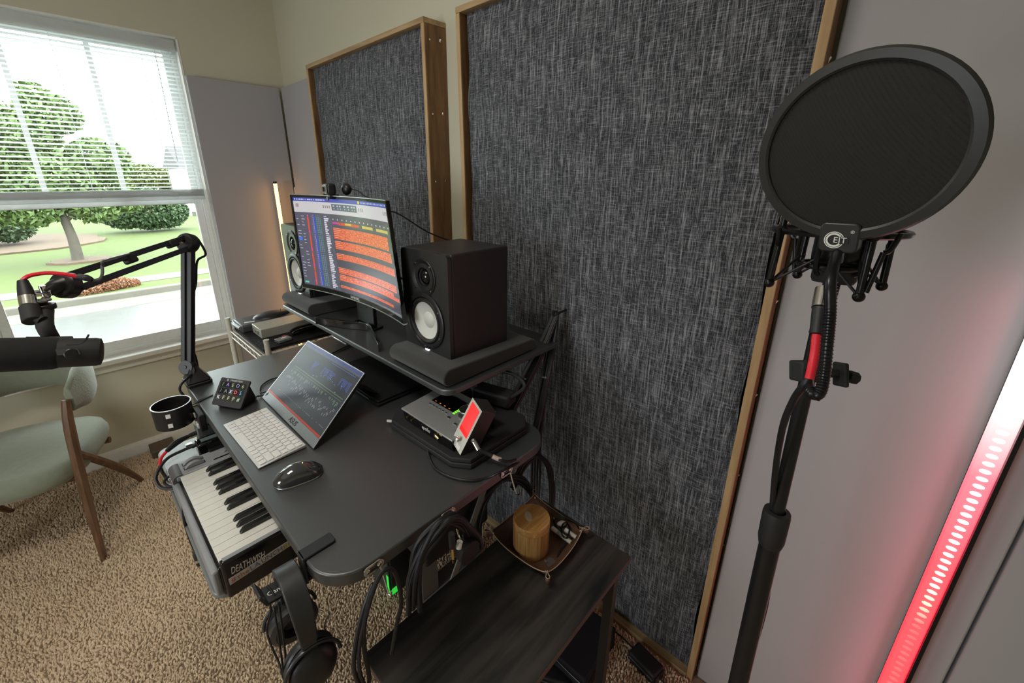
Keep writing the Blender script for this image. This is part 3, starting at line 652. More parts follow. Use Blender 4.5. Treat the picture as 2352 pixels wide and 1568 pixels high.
for k in range(39):
    yy = 28 + k * 3.1
    R2(im, 33, 37, yy, yy + 2, (225, 70, 50) if k % 9 else (220, 60, 170)); R2(im, 46, 49, yy, yy + 1.5, (110, 90, 170)); R2(im, 52, 56, yy, yy + 2, (50, 80, 200)); R2(im, 50, 51, yy, yy + 1, (190, 190, 210))
    for q in range(3): R2(im, 59 + q * 5, 62 + q * 5, yy, yy + 1, (70, 150, 110) if q != 1 else (120, 120, 190))
    R2(im, 82, 82 + rr.randint(6, 14), yy, yy + 1, (215, 215, 225))
for k in range(22):
    if rr.random() < .7: R2(im, 3, 3 + rr.randint(5, 10), 30 + k * 5, 31 + k * 5, (190, 190, 205))
    if rr.random() < .6: R2(im, 17, 17 + rr.randint(4, 9), 30 + k * 5, 31 + k * 5, (190, 190, 205))
R2(im, 3, 12, 66, 72, (60, 120, 220)); R2(im, 3, 14, 144, 147, (90, 200, 170))
for y0, y1, xe in ((45, 63, 284), (66, 79, 288), (86, 96, 292), (109, 119, 290), (121, 127, 278), (126, 131, 296), (139, 143, 272)):
    x0 = 106
    R2(im, x0, xe, y0, y1, (228, 98, 60))
    yy = y0 + 1.0
    while yy < y1 - 1:
        R2(im, x0, xe, yy, yy + 1, (160, 70, 48)); R2(im, x0 + 2, x0 + rr.randint(14, 24), yy - 1, yy, (240, 150, 120))
        for q in range(int(x0) + 20, int(xe)):
            if rr.random() < .35: R2(im, q, q + 1, yy, yy + 1, (236, 140, 108))
        yy += 3
def mfn(u, v): return scr(.010 + .980 * u, .042 + .933 * v, .0034)
M_scr = vcol_mat('lit_screen', True, 0.85, .18)
painted('screen', im, mfn, M_scr, mo)
c = scr(.5, .020, -.0018); text('maker_mark', 'SAMSUNG', .013, frame_M(c, (BR_ - BL_), (TL_ - BL_)), M_print, mo)
# stand
fc = on(862, 748, 'Z', RZ)
part('neck', MB().prism([(.682, 1.24), (.682, 1.36), (.700, 1.35), (.700, 1.25)], RZ + .0085, 1.36), mat('neck_black', (.004, .004, .005), .3), mo, bev=.006)
part('neck_plate', MB().prism([(.672, 1.23), (.672, 1.37), (.715, 1.36), (.715, 1.24)], RZ + .0005, RZ + .008), M_gloss, mo, bev=.002)
a, b_, c_, d_ = on(730, 742, 'Z', RZ), on(838, 755, 'Z', RZ), on(866, 806, 'Z', RZ), V((.78, 1.45, RZ))
apex = on(846, 757, 'Z', RZ)
path = [a, apex, c_]
m = MB(); P = [on(727, 744, 'Z', RZ), on(790, 753, 'Z', RZ), on(830, 757, 'Z', RZ), on(848, 762, 'Z', RZ), on(856, 776, 'Z', RZ), on(864, 790, 'Z', RZ), on(872, 808, 'Z', RZ)]
P = spline(P, 4); vs = []
for i, p in enumerate(P):
    t_ = (P[min(i + 1, len(P) - 1)] - P[max(i - 1, 0)]).normalized(); nn = V((-t_.y, t_.x, 0)) * .004
    for q in (p - nn, p + nn): vs += [q + V((0, 0, .0008)), q + V((0, 0, .027))]
fs = []
for i in range(len(P) - 1):
    o4 = i * 4
    for k in ((0, 1, 5, 4), (3, 2, 6, 7), (1, 3, 7, 5), (2, 0, 4, 6)): fs.append(tuple(o4 + q for q in k))
n4 = len(P) * 4 - 4; fs += [(0, 2, 3, 1), (n4 + 1, n4 + 3, n4 + 2, n4)]
part('stand_foot', m.add(vs, fs), mat('polished_black', (.10, .10, .11), .10, .85, spec=.9, coat=1), mo, bev=.001, ang=50)
ap = P[len(P) // 2]; part('stand_spine', MB().tube([ap + V((0, 0, .008)), V(((ap.x + .69) / 2, (ap.y + 1.30) / 2, RZ + .009)), V((.69, 1.30, RZ + .010))], .006, 8), M_gloss, mo)
# webcam
wc = on(768, 447, 'X', .635); wc.z += .001
t = thing('webcam', 'black webcam clipped on top of the large monitor', 'webcam', wc)
W0 = on(757, 434, 'X', .640); W1 = on(782, 433, 'X', .715)
M = Matrix.Rotation(R_(-12), 3, 'Z')
part('body', MB().box(W0, (.028, .062, .036), M), M_black, t, bev=.008, seg=3)
part('front_glass', MB().box(W0 + V((-.0155, .003, 0)), (.004, .056, .030), M), mat('grey_glass', (.16, .18, .18), .1), t, bev=.004)
part('lens', MB().cyl(W0 + V((-.017, .004, 0)), W0 + V((-.021, .0048, 0)), .008, n=20), M_gloss, t)
part('rear_pod', MB().ball(W0 + V((.040, -.035, .0)), .019, 14, 10, (.8, 1.2, 1)), M_black, t)
part('clip', MB().box(W0 + V((.008, -.006, -.022)), (.030, .026, .010), M).box(W0 + V((-.012, -.004, -.029)), (.004, .026, .012), M), M_black, t, bev=.002)
part('cord', MB().tube([W0 + V((.05, -.05, 0)), W0 + V((.062, -.075, -.006)), W0 + V((.07, -.10, -.022)), W0 + V((.075, -.14, -.03))], .002, 6), M_cable, t)

# ------------------------------------------------------------------ portable monitor on the desk
a0, a1 = on(602, 913, 'Z', DZ + .004), on(720, 1031, 'Z', DZ + .004)
t0, t1 = V((.47, 1.0, 0)), None
ex = (a1 - a0).normalized(); 
# plane leaning back: find the top corners on a plane through the bottom edge
def solve_top(px, py, base, tilt):
    nrm = ex.cross(V((math.cos(tilt), 0, math.sin(tilt)))).normalized(); d = ray(px, py); return CAMP + d * ((base - CAMP).dot(nrm) / d.dot(nrm))
TILT = R_(31)
Tl, Tr = solve_top(708, 782, a0, TILT), solve_top(838, 857, a0, TILT)
pm = thing('portable_monitor', 'slim portable monitor leaning back on the desk behind the white keyboard', 'monitor', (a0 + a1) / 2)
up = ((Tl - a0) + (Tr - a1)) / 2; Wd = (a1 - a0).length; 
pn = ex.cross(up).normalized()
if pn.x > 0: pn = -pn
def pmp(u, v, off=0.0):
    return (a0 * (1 - u) + a1 * u) * (1 - v) + (Tl * (1 - u) + Tr * u) * v + pn * off
def slab(u0, u1, v0, v1, f0, f1, fn=pmp):
    vs = [fn(u, v, f) for f in (f0, f1) for (u, v) in ((u0, v0), (u1, v0), (u1, v1), (u0, v1))]
    return MB().add(vs, [(0, 3, 2, 1), (4, 5, 6, 7), (0, 1, 5, 4), (1, 2, 6, 5), (2, 3, 7, 6), (3, 0, 4, 7)])
part('case', slab(0, 1, 0, 1, -.009, -.0005), M_blackm, pm, bev=.002)
part('chin', slab(0, 1, 0, .115, -.0004, .0015), mat('dark_silver', (.28, .29, .30), .3, .8), pm, bev=.001)
m = MB()
for q in ((0, 1, .988, 1), (0, .010, .115, .988), (.990, 1, .115, .988)): k = slab(*q, -.0004, .0012); m.add(k.v, k.f)
part('bezel', m, M_alu, pm)
PW, PH = 200, 112; im = np.zeros((PH, PW, 3), np.float32)
im[:] = lin(54, 58, 63); R2(im, 0, PW, 0, 6, (75, 85, 130)); R2(im, 0, PW, 6, 9, (90, 92, 98)); R2(im, 0, PW, 109, 112, (170, 60, 45))
for x in range(110, 190, 5): R2(im, x, x + 3, 11, 12, (90, 120, 200))
for x in range(60, 190, 4):
    hgt = int(abs(math.sin(x * .21)) * 14 + 2)
    if (x // 20) % 3 != 1:
        for q in range(0, hgt, 2): R2(im, x, x + 3, 24 + q, 25 + q, (72, 96, 175))
for x in range(20, 192, 3):
    R2(im, x, x + 2, 50, 51, (120, 150, 95)); R2(im, x, x + 2, 54, 55, (100, 120, 90))
    if rr.random() < .6: R2(im, x, x + 1, 58, 58 + rr.randint(2, 8), (130, 160, 120))
    q = 74 + rr.randint(-5, 9); R2(im, x, x + 1, q, q + 4, (150, 152, 155))
    if rr.random() < .5: R2(im, x, x + 2, 98, 99, (120, 120, 122))
for q in range(12): xx, yy = rr.randint(30, 180), rr.randint(28, 48); R2(im, xx, xx + 2, yy, yy + 1, (130, 160, 190))
painted('screen', im, lambda u, v: pmp(.010 + .98 * u, .115 + .873 * v, .0006), vcol_mat('glossy_lit_screen', True, .75, .14, (.02, .02, .022)), pm)
text('maker_mark', 'ASUS', .020, frame_M(pmp(.60, .055, .0018), ex, up), M_blackm, pm)
m = MB(); c = pmp(.035, .075, .0018); M = frame_M(c, ex, up)
for k in range(4): a = 1.57 * k; m.prism([(0, 0), (.007 * math.cos(a), .007 * math.sin(a)), (.004 * math.cos(a + .8), .004 * math.sin(a + .8))], 0, .0003, M)
part('corner_mark', m, M_blackm, pm)
q0 = pmp(.5, .72, -.009); part('kickstand', MB().add([pmp(.25, .75, -.0095), pmp(.75, .75, -.0095), V((a1.x + .275, a1.y * .75 + a0.y * .25 + .0, DZ + .001)), V((a0.x + .275, a0.y * .75 + a1.y * .25, DZ + .001))], [(0, 1, 2, 3)]), M_blackm, pm, sol=.002)
pcb = [pmp(0.0, .10, -.005) + V((-.004, .010, .0)), on(597, 901, 'Z', DZ + .004), on(601, 885, 'Z', DZ + .003), on(625, 870, 'Z', DZ + .003), on(660, 861, 'Z', DZ + .003), V((.56, 1.45, DZ + .003)), V((.70, 1.50, DZ + .003)), V((.79, 1.52, DZ + .003))]
t = part('video_cable', MB().tube(pcb, .0022, 8), M_cable); tag(t, 'thin black cable looping out from the left corner of the portable monitor', 'cable')

# ------------------------------------------------------------------ white keyboard
k0, k1, k2, k3 = [on(*q, 'Z', DZ + .008) for q in ((515, 972), (609, 936), (699, 1020), (597, 1074))]
kc = (k0 + k1 + k2 + k3) / 4; kex = ((k3 - k0) + (k2 - k1)).normalized(); key_ = V((-kex.y, kex.x, 0));
if key_.dot(k1 - k0) < 0: key_ = -key_
kz = V((0, 0, 1)); KW, KD = ((k3 - k0).length + (k2 - k1).length) / 2, .112
kc.z = DZ; rz = math.atan2(kex.y, kex.x)
kb = thing('computer_keyboard', 'compact white and silver computer keyboard at the desk front', 'keyboard', kc, rz)
s_ = MB(); prof = [(-KD / 2, .0015), (KD / 2, .0015), (KD / 2, .0095), (-KD / 2, .0045)]
# local: x along the rows, y away from the typist
vs = [V((x, y, z)) for x in (-KW / 2, KW / 2) for y, z in prof]
part('base', MB().add(vs, [(0, 1, 2, 3), (7, 6, 5, 4), (0, 4, 5, 1), (1, 5, 6, 2), (2, 6, 7, 3), (3, 7, 4, 0)]), mat('silver_white_metal', (.66, .67, .68), .35, .3), kb, local=True, bev=.0012)
M_key = mat('white_keycap', (.74, .74, .73), .5)
rows = [[1] * 13 + [1], [1] * 13 + [1.5], [1.5] + [1] * 13, [1.75] + [1] * 11 + [1.75], [2.25] + [1] * 10 + [2.25], [1, 1, 1, 1.25, 5, 1.25, 1, 1, 1, 1]]
km = {}
pitch = (KD - .010) / 6
ks_of = [0] * 6
for r, row in enumerate(rows):
    tot = sum(row); u = (KW - .010) / tot; x = -KW / 2 + .005; yy = KD / 2 - .005 - pitch * (r + .5)
    for wk in row:
        wx = wk * u - .0022; key_id = round(wx, 4)
        if key_id not in km:
            m = MB(); m.prism(rrect(-wx / 2, wx / 2, -(pitch - .0024) / 2, (pitch - .0024) / 2, .0022, 2), 0, .0022); km[key_id] = m.mesh('keycap', M_key)
        zz = .0045 + (yy + KD / 2) / KD * .005
        o = part('keycap', km[key_id], None, kb, loc=(x + wk * u / 2, yy, zz + .0001)); o.rotation_euler = (math.atan2(.005, KD), 0, 0)
        x += wk * u
# ------------------------------------------------------------------ mouse
m0, m1 = on(634, 1116, 'Z', DZ), on(737, 1080, 'Z', DZ)
mc = (m0 + m1) / 2; mr = math.atan2((m1 - m0).y, (m1 - m0).x); L = (m1 - m0).length * 1.10
ms = thing('computer_mouse', 'glossy black and grey computer mouse in front of the white keyboard', 'mouse', (mc.x, mc.y, DZ), mr)
def mouse_mesh(zs, wsc, lsc, base):
    n, k = 20, 16; vs = []
    for i in range(n + 1):
        t_ = i / n; x = (t_ - .5) * L * lsc; e = max(0.02, (1 - abs(2 * t_ - 1) ** 3.2)) ** .5
        hh = .034 * zs * (math.sin(math.pi * min(1, t_ * .93 + .035)) ** .62) * (1 - .12 * (t_ - .4)) + base; ww = .0270 * wsc * e
        for j in range(k + 1):
            a = math.pi * j / k; vs.append(V((x, math.cos(a) * ww, max(base, base + (hh - base) * math.sin(a) ** .75))))
    return MB().add(vs, [(i * (k + 1) + j, (i + 1) * (k + 1) + j, (i + 1) * (k + 1) + j + 1, i * (k + 1) + j + 1) for i in range(n) for j in range(k)])
part('shell', mouse_mesh(1.0, 1.0, 1.0, .004), mat('mouse_gloss', (.03, .033, .036), .08, spec=.8, coat=1), ms, local=True, ang=80)
part('base', mouse_mesh(.2, .97, .97, .0005), M_alu, ms, local=True, ang=80)
part('led', MB().ball((.012, .0, .0362), .0012, 6, 4), mat('amber_led', (.9, .6, .1), .3, emis=(1, .6, .1), estr=2), ms, local=True)

# ------------------------------------------------------------------ macro key deck
c0, c1, c2, c3 = on(485, 928, 'Z', DZ + .010), on(552, 939, 'Z', DZ + .010), None, None
ex = (c1 - c0).normalized(); hz = V((0, 0, 1)); back = hz.cross(ex);
if back.dot(V((1, 0, 0))) < 0: back = -back
sn = (back * .62 + hz * .78).normalized()       # slope direction of the face
W = (c1 - c0).length; Hh = .082
sd = thing('macro_key_deck', 'small tilted black deck of lit picture buttons at the left of the desk', 'control deck', ((c0 + c1) / 2).xy.to_3d() + V((0, 0, DZ)))
fn_ = ex.cross(sn).normalized(); 
if fn_.dot(CAMP - c0) < 0: fn_ = -fn_
def sp(u, v, off=0.0): return c0 + ex * (W * u) + sn * (Hh * v) + fn_ * off
M = frame_M(sp(.5, .5), ex, sn); sgn = 1 if (M.to_3x3() @ V((0, 0, 1))).dot(fn_) > 0 else -1
part('face_plate', MB().prism(rrect(-W / 2, W / 2, -Hh / 2, Hh / 2, .005, 4), -.006 * sgn, 0, M), mat('deck_black', (.035, .035, .037), .5), sd, bev=.0008)
bk = V((back.x, back.y, 0)) * .055
part('stand', MB().add([sp(.12, .06, -.007), sp(.88, .06, -.007), sp(.88, .95, -.007), sp(.12, .95, -.007), sp(.12, 0, 0).xy.to_3d() + V((0, 0, DZ + .0008)) + bk * 1.35, sp(.88, 0, 0).xy.to_3d() + V((0, 0, DZ + .0008)) + bk * 1.35, sp(.88, 0, 0).xy.to_3d() + V((0, 0, DZ + .0008)) + bk * .15, sp(.12, 0, 0).xy.to_3d() + V((0, 0, DZ + .0008)) + bk * .15],
    [(0, 1, 2, 3), (3, 2, 5, 4), (4, 5, 6, 7), (7, 6, 1, 0), (0, 3, 4, 7), (1, 6, 5, 2)]), M_blackm, sd, bev=.002)
icols = [(70, 110, 70), (110, 60, 170), (120, 150, 60), (90, 80, 150), (120, 140, 80), (60, 80, 70), (70, 90, 80), (220, 225, 230), (235, 40, 30), (60, 150, 190), (225, 225, 225), (190, 190, 150), (190, 190, 150), (190, 190, 150), (170, 200, 150)]
glyph = ['/', 'A', 'E', 'O', '6', '/', 'A', 'X', 'D', 'S', 'K', 'F', 'F', 'P', '#']
kw, kh = W * .150, Hh * .19
for r in range(3):
    for q in range(5):
        i = r * 5 + q; u = .075 + .17 * (q + .5); v = .76 - .235 * r
        Mk = frame_M(sp(u, v, .0004), ex, sn)
        pn_ = part('button', MB().prism(rrect(-kw / 2, kw / 2, -kh / 2, kh / 2, .002, 2), 0, .0012 * sgn, Mk), mat('button_%02d' % i, (.01, .01, .012), .1, emis=lin(*[x * .35 for x in icols[i]]), estr=.6), sd)
        text('icon', glyph[i], kh * .95, frame_M(sp(u, v, .0018), ex, sn), mat('icon_%02d' % i, (.1, .1, .1), .4, emis=lin(*[x * .55 + 90 for x in icols[i]]), estr=.9), sd, ext=.0001)
text('deck_mark', 'STREAM DECK', .0068, frame_M(sp(.56, .925, .0006), ex, sn), M_print, sd, ext=.0001)
part('deck_logo', MB().lathe([(.0032, 0), (.0032, .0003), (.0024, .0003), (.0024, 0)], sp(.26, .925, .0004), fn_, 16), M_print, sd)
t = part('deck_cable', MB().tube([sp(.9, .3, -.03).xy.to_3d() + V((.02, 0, DZ + .012)), on(590, 910, 'Z', DZ + .006), on(603, 908, 'Z', DZ + .004), on(615, 903, 'Z', DZ + .003), V((.42, 1.36, DZ + .003)), V((.55, 1.40, DZ + .003))], .0022, 8), M_cable)
tag(t, 'short black cable from the macro deck running under the portable monitor', 'cable')

# ------------------------------------------------------------------ closed laptop with interface and tuner pedal on it
def lap(name, label, pts, z0, z1, m_, extra=None, cat='laptop'):
    cx = sum(p.x for p in pts) / len(pts); cy_ = sum(p.y for p in pts) / len(pts)
    t = thing(name, label, cat, (cx, cy_, z0)); n = len(pts)
    part('lower_case', MB().prism([(p.x, p.y) for p in pts], z0 + .0005, z0 + (z1 - z0) * .55), m_, t, bev=.0025)
    part('lid', MB().prism([(cx + (p.x - cx) * .985, cy_ + (p.y - cy_) * .985) for p in pts], z0 + (z1 - z0) * .58, z1), m_, t, bev=.002)
    return t
LZ = DZ + .026
lp = [V((x, y, 0)) for x, y in ((.525, .905), (.503, .88), (.512, .640), (.540, .600), (.74, .600), (.775, .632), (.775, .865), (.745, .905))]
lt = lap('closed_laptop', 'thick black closed laptop carrying the silver audio interface', lp, DZ, LZ, M_blackm)
m = MB()
for k in range(14): m.bb(.530 + k * .0, .5315, 0, 0, 0, 0) if 0 else None
m = MB()
for k in range(22): m.bb(.552 + k * .0042, .5538 + k * .0042, .625, .700, LZ + .0002, LZ + .0012)
part('grille', m, M_black, lt, smooth=False)['kind'] = 'stuff'
part('rear_bar', MB().bb(.536, .556, .735, .845, LZ + .0003, LZ + .003), M_gloss, lt, bev=.001)
part('corner_vent', MB().box((.5115, .893, DZ + .013), (.003, .022, .006), Matrix.Rotation(R_(38), 3, 'Z')), M_print, lt)
fl = lap('closed_notebook_computer', 'flat black closed laptop lying under the monitor shelf', [V((x, y, 0)) for x, y in ((.535, 1.00), (.800, 1.00), (.800, 1.325), (.535, 1.325))], DZ, DZ + .018, M_black)
part('front_slot', MB().bb(.5335, .5348, 1.05, 1.16, DZ + .008, DZ + .0105), M_alu, fl)
ai = thing('audio_interface', 'silver desktop audio interface with a big black volume knob', 'audio interface', (.62, .79, LZ + .004))
A0, A1 = on(923, 936, 'Z', LZ + .036), on(1036, 1013, 'Z', LZ + .036); A1.x = A0.x = (A0.x + A1.x) / 2; A2 = A0 + V((.150, 0, .013))
def ap_(u, v, off=0.0): return A0 + (A1 - A0) * u + (A2 - A0) * v + V((0, 0, off))
slb = slab(0, 1, 0, 1, 0, .0)
vs = [V((ap_(u, v).x, ap_(u, v).y, LZ + .003)) for u, v in ((.02, .04), (.98, .04), (.98, .98), (.02, .98))] + [ap_(u, v, -.004) for u, v in ((.02, .02), (.98, .02), (.98, .98), (.02, .98))]
part('lower_case', MB().add(vs, [(0, 3, 2, 1), (4, 5, 6, 7), (0, 1, 5, 4), (1, 2, 6, 5), (2, 3, 7, 6), (3, 0, 4, 7)]), M_gloss, ai, smooth=False)
M_apl = mat('silver_faceplate', (.42, .43, .44), .38, .6)
vs = [ap_(u, v, -.004) for u, v in ((0, 0), (1, 0), (1, 1), (0, 1))] + [ap_(u, v, 0) for u, v in ((0, 0), (1, 0), (1, 1), (0, 1))]
part('top_plate', MB().add(vs, [(0, 3, 2, 1), (4, 5, 6, 7), (0, 1, 5, 4), (1, 2, 6, 5), (2, 3, 7, 6), (3, 0, 4, 7)]), M_apl, ai, bev=.001)
aM = frame_M(ap_(0, 0, 0), A1 - A0, A2 - A0); AW, AD = (A1 - A0).length, (A2 - A0).length
def aq(u0, u1, v0, v1, h): return MB().prism([(u0 * AW, v0 * AD), (u1 * AW, v0 * AD), (u1 * AW, v1 * AD), (u0 * AW, v1 * AD)], .0, h, aM)
part('display', aq(.17, .60, .50, .84, .0008), mat('display_black', (.004, .004, .005), .35, spec=.2), ai)
m = MB()
for k in range(5): q = aq(.605, .640, .50 + .045 * k - .02, .525 + .045 * k - .02, .001); m.add(q.v, q.f)
part('meter_green', m, mat('green_led', (.1, .6, .05), .4, emis=(.25, 1, .02), estr=.8), ai)
m = MB()
for k in range(4): q = aq(.22 + .09 * k, .245 + .09 * k, .525, .540, .001); m.add(q.v, q.f)
part('meter_amber', m, mat('orange_led', (.6, .2, .05), .4, emis=(1, .25, .03), estr=.7), ai)
for k in range(6): part('button', aq(.20 + .065 * k, .235 + .065 * k, .40, .43, .0015), M_alu, ai, bev=.0004)
for k, (u, v) in enumerate(((.62, .33), (.78, .28))): part('button', aq(u, u + .05, v, v + .05, .0025), M_alu, ai, bev=.0006)
kc_ = ap_(.78, .60, 0); kn = (A1 - A0).cross(A2 - A0).normalized(); kn = kn if kn.z > 0 else -kn
part('knob_collar', MB().lathe([(.0225, 0), (.0225, .003), (.020, .004), (0, .004)], kc_, kn, 32), M_alu, ai)
part('volume_knob', MB().lathe([(.0185, .003), (.0188, .017), (.0178, .019), (.012, .0195), (0, .0195)], kc_, kn, 36), M_black, ai)
part('knob_rim', MB().lathe([(.0192, .0165), (.0192, .0185), (.0182, .0195), (.0178, .0185)], kc_, kn, 36), M_alu, ai)
part('knob_line', MB().tube([ap_(.62, .86, .001), ap_(.70, .93, .001), ap_(.80, .95, .001), ap_(.95, .90, .001)], .0012, 5), M_print, ai)
m = MB()
for k in (.14, .24): m.cyl(V((A0.x + .0025, A0.y - k * AW, LZ + .022)), V((A0.x - .004, A0.y - k * AW, LZ + .022)), .0032, n=10)
part('front_jack', m, mat('brass', (.7, .55, .2), .25, 1), ai)
text('model_script', 'apollo', .014, frame_M(V((A0.x + .0023, A0.y - .5 * AW, LZ + .018)), (0, -1, 0), (0, 0, 1)), M_print, ai)
gp = thing('gold_plug', 'gold right-angle jack plug at the front corner of the audio interface', 'plug', (.536, .712, LZ))
part('plug_body', MB().cyl((.5385, .712, LZ + .022), (.524, .712, LZ + .022), .0045, n=14).cyl((.526, .712, LZ + .020), (.526, .700, LZ + .016), .0045, n=12), mat('gold_metal', (.75, .58, .25), .25, 1), gp)
# tuner pedal tilted up on the laptop
P0, P1, P2 = on(1040, 1020, 'Z', LZ + .008), None, None
tp = thing('tuner_pedal', 'small pedal with silver face and red screen, standing tilted on the closed laptop', 'tuner pedal', (.62, .655, LZ))
q_bl, q_br, q_tr, q_tl = on(1040, 1010, 'Y', .685), on(1057, 1046, 'Y', .640), None, None
fb = on(1057, 1045, 'Z', LZ + .004); fa = on(1040, 1016, 'Z', LZ + .022)
# face plane through fb with top at the photo's top corners
topR = on(1107, 945, 'X', fb.x + .055); topL = on(1085, 912, 'X', fb.x + .058)
ux = (topR - fb); un = topL - topR
def tpf(u, v, off=0.0):
    base = fb + (topL - topR) * (1 - u) * .98; p = base + (topR - fb) * v; return p + tn * off
tn = (topL - topR).cross(topR - fb).normalized()
if tn.dot(CAMP - fb) < 0: tn = -tn
def tslab(u0, u1, v0, v1, f0, f1): return slab(u0, u1, v0, v1, f0, f1, tpf)
TB = RR * .034 - RU * .010 + RF * .030
pb = [tpf(0, 0, -.0015), tpf(1, 0, -.0015), tpf(1, 1, -.0015), tpf(0, 1, -.0015)]
part('pedal_body', MB().add(pb + [p + TB for p in pb], [(0, 3, 2, 1), (4, 5, 6, 7), (0, 1, 5, 4), (1, 2, 6, 5), (2, 3, 7, 6), (3, 0, 4, 7)]), mat('brown_black_metal', (.035, .03, .03), .35, .3), tp, bev=.002)
part('face_plate', tslab(0, 1, 0, 1, -.0014, .0), mat('pale_champagne_face', (.42, .42, .36), .4, .2), tp)
part('red_screen', tslab(.13, .87, .42, .95, .0002, .001), mat('red_screen', (.3, .01, .01), .15, emis=(1, .03, .03), estr=.75), tp)
part('red_screen_low', tslab(.13, .87, .33, .4195, .0002, .001), mat('deep_red_screen', (.3, .0, .0), .15, emis=(1, .0, .0), estr=.9), tp)
part('footswitch', MB().lathe([(.006, 0), (.006, .004), (.0045, .005), (.0045, .010), (.003, .012), (0, .012)], tpf(.45, .19), tn, 16), M_chrome, tp)
part('label_plate', tslab(.2, .8, .03, .11, .0002, .0006), M_print, tp)
side = tpf(1, .36, -.0015) + TB * .28; sdv = (topR - topL).normalized()
part('side_jack', MB().cyl(side, side + sdv * .006, .0062, n=8), M_chrome, tp)
pg = thing('instrument_plug', 'silver jack plug with black cable in the side of the tuner pedal', 'plug', side)
e_ = side + sdv * .0063
part('plug_barrel', MB().cyl(e_, e_ + sdv * .020 + V((0, 0, -.003)), .0062, n=14), M_chrome, pg)
pc = [e_ + sdv * .021 + V((0, 0, -.003)), on(1118, 1040, 'Z', 1.005), on(1140, 1052, 'Z', .995), on(1165, 1060, 'Z', .985), on(1200, 1050, 'Y', .56), on(1220, 1045, 'Y', .57)]
part('plug_sleeve', MB().tube(pc[:3], [.0062, .005, .0045], 10), M_rub, pg)
part('printed_band', MB().tube([pc[1] * .4 + pc[2] * .6, pc[2], pc[2] * .6 + pc[3] * .4], .0052, 10), mat('pinkish_label', (.55, .42, .38), .6), pg)
part('cord', MB().tube(pc[2:], .0035, 8), M_cable, pg)
# ------------------------------------------------------------------ MIDI keyboard on the tray under the desk front
KZ = 0.885
tray = thing('keyboard_tray', 'grey pull-out keyboard tray under the front edge of the desk', 'tray', (.16, 1.1, KZ - .07))
M_trayg = mat('grey_tray', (.20, .215, .22), .38, .2)
part('tray_panel', MB().prism(rrect(.050, .36, .845, 1.475, .03, 5), KZ - .102, KZ - .088), M_trayg, tray, bev=.003)
part('tray_end', MB().prism(rrect(.052, .30, 1.265, 1.470, .028, 5), KZ - .0875, KZ - .050), mat('pale_tray', (.42, .45, .45), .35), tray, bev=.005)
for y in (.872, 1.485): part('rail', MB().bb(.30, .60, y - .008, y + .008, KZ - .1025, DZ - .0285), M_blkmet, tray)
mk = thing('midi_keyboard', 'twenty-five key music keyboard with stickers on its end, on the tray under the desk', 'music keyboard', (.14, 1.05, KZ - .06))
M_mk = mat('silver_grey_plastic', (.28, .29, .31), .4); M_mkb = mat('black_end_cheek', (.008, .008, .010), .18)
X0, X1, Y0k, Y1k = .055, .285, .838, 1.262
part('body', MB().bb(X0 + .012, X1, Y0k, Y1k, KZ - .087, KZ - .014), M_mkb, mk, bev=.004)
part('front_lip', MB().bb(X0, X0 + .014, Y0k - .001, Y1k, KZ - .080, KZ - .016), M_mk, mk, bev=.005, seg=3)
part('end_cheek', MB().bb(X0 + .016, X1 + .002, Y0k - .016, Y0k - .0005, KZ - .086, KZ + .008), M_mkb, mk, bev=.006, seg=3)
part('cheek_top', MB().bb(X0 + .022, X1 - .004, Y0k - .013, Y0k - .003, KZ + .0082, KZ + .0092), M_mk, mk)
part('control_panel', MB().bb(X0 + .008, X1, 1.197, Y1k, KZ - .0138, KZ + .002), M_mk, mk, bev=.004)
part('corner_block', MB().cyl((X0 + .016, 1.198, KZ - .012), (X0 + .016, Y1k - .001, KZ - .012), .016, n=20), mat('dark_grey_plastic', (.10, .095, .10), .4), mk)
ks0, ks1 = .8405, 1.194; kwid = (ks1 - ks0) / 15
M_wk = mat('ivory_key', (.78, .77, .72), .28); M_bk = mat('ebony_key', (.008, .008, .009), .22)
wm_ = MB().box((0, 0, 0), (.134, kwid - .0011, .010)); wkm = None
for i in range(15):
    o = part('white_key', wkm or wm_, M_wk, mk, bev=.0008, local=True, loc=(X0 + .017 + .067 - .14, ks0 + kwid * (i + .5) - 1.05, (KZ - .004) - (KZ - .06)))
    wkm = o.data
bkm = None; prof = [(-.043, 0), (.047, 0), (.047, .0105), (-.034, .0105), (-.041, .003)]
bm2 = MB().prism(prof, -.0052, .0052, Matrix(((1, 0, 0, 0), (0, 0, 1, 0), (0, 1, 0, 0), (0, 0, 0, 1))))
# from the near end (high): white keys 0 = top C; blacks between whites (1,2) (2,3) (3,4) | (5,6) (6,7) | ...
for b_ in (2, 3, 4, 6, 7, 9, 10, 11, 13, 14):
    o = part('black_key', bkm or bm2, M_bk, mk, bev=.0012, local=True, loc=(X0 + .017 + .094 - .14, ks0 + kwid * b_ - 1.05, (KZ + .0012) - (KZ - .06)))
    bkm = o.data
for k, y in enumerate((1.222, 1.243)):
    part('wheel_slot', MB().bb(X0 + .030, X0 + .078, y - .007, y + .007, KZ + .0021, KZ + .0026), M_black, mk)
    part('bend_wheel', MB().cyl((X0 + .054, y - .0055, KZ - .012), (X0 + .054, y + .0055, KZ - .012), .026, n=36), M_mk, mk, bev=.001, label='half-sunk grey wheel')
part('round_button', MB().cyl((X0 + .125, 1.232, KZ + .002), (X0 + .125, 1.232, KZ + .005), .006, n=16), M_mk, mk, bev=.0008)
part('panel_slot', MB().bb(X0 + .095, X1 - .012, 1.208, 1.213, KZ + .0021, KZ + .0028), M_gloss, mk)
part('panel_screen', MB().prism(rrect(X0 + .095, X0 + .150, 1.2655 - .012, 1.285 - .0, .004, 4), KZ - .02, KZ + .012), M_gloss, mk)
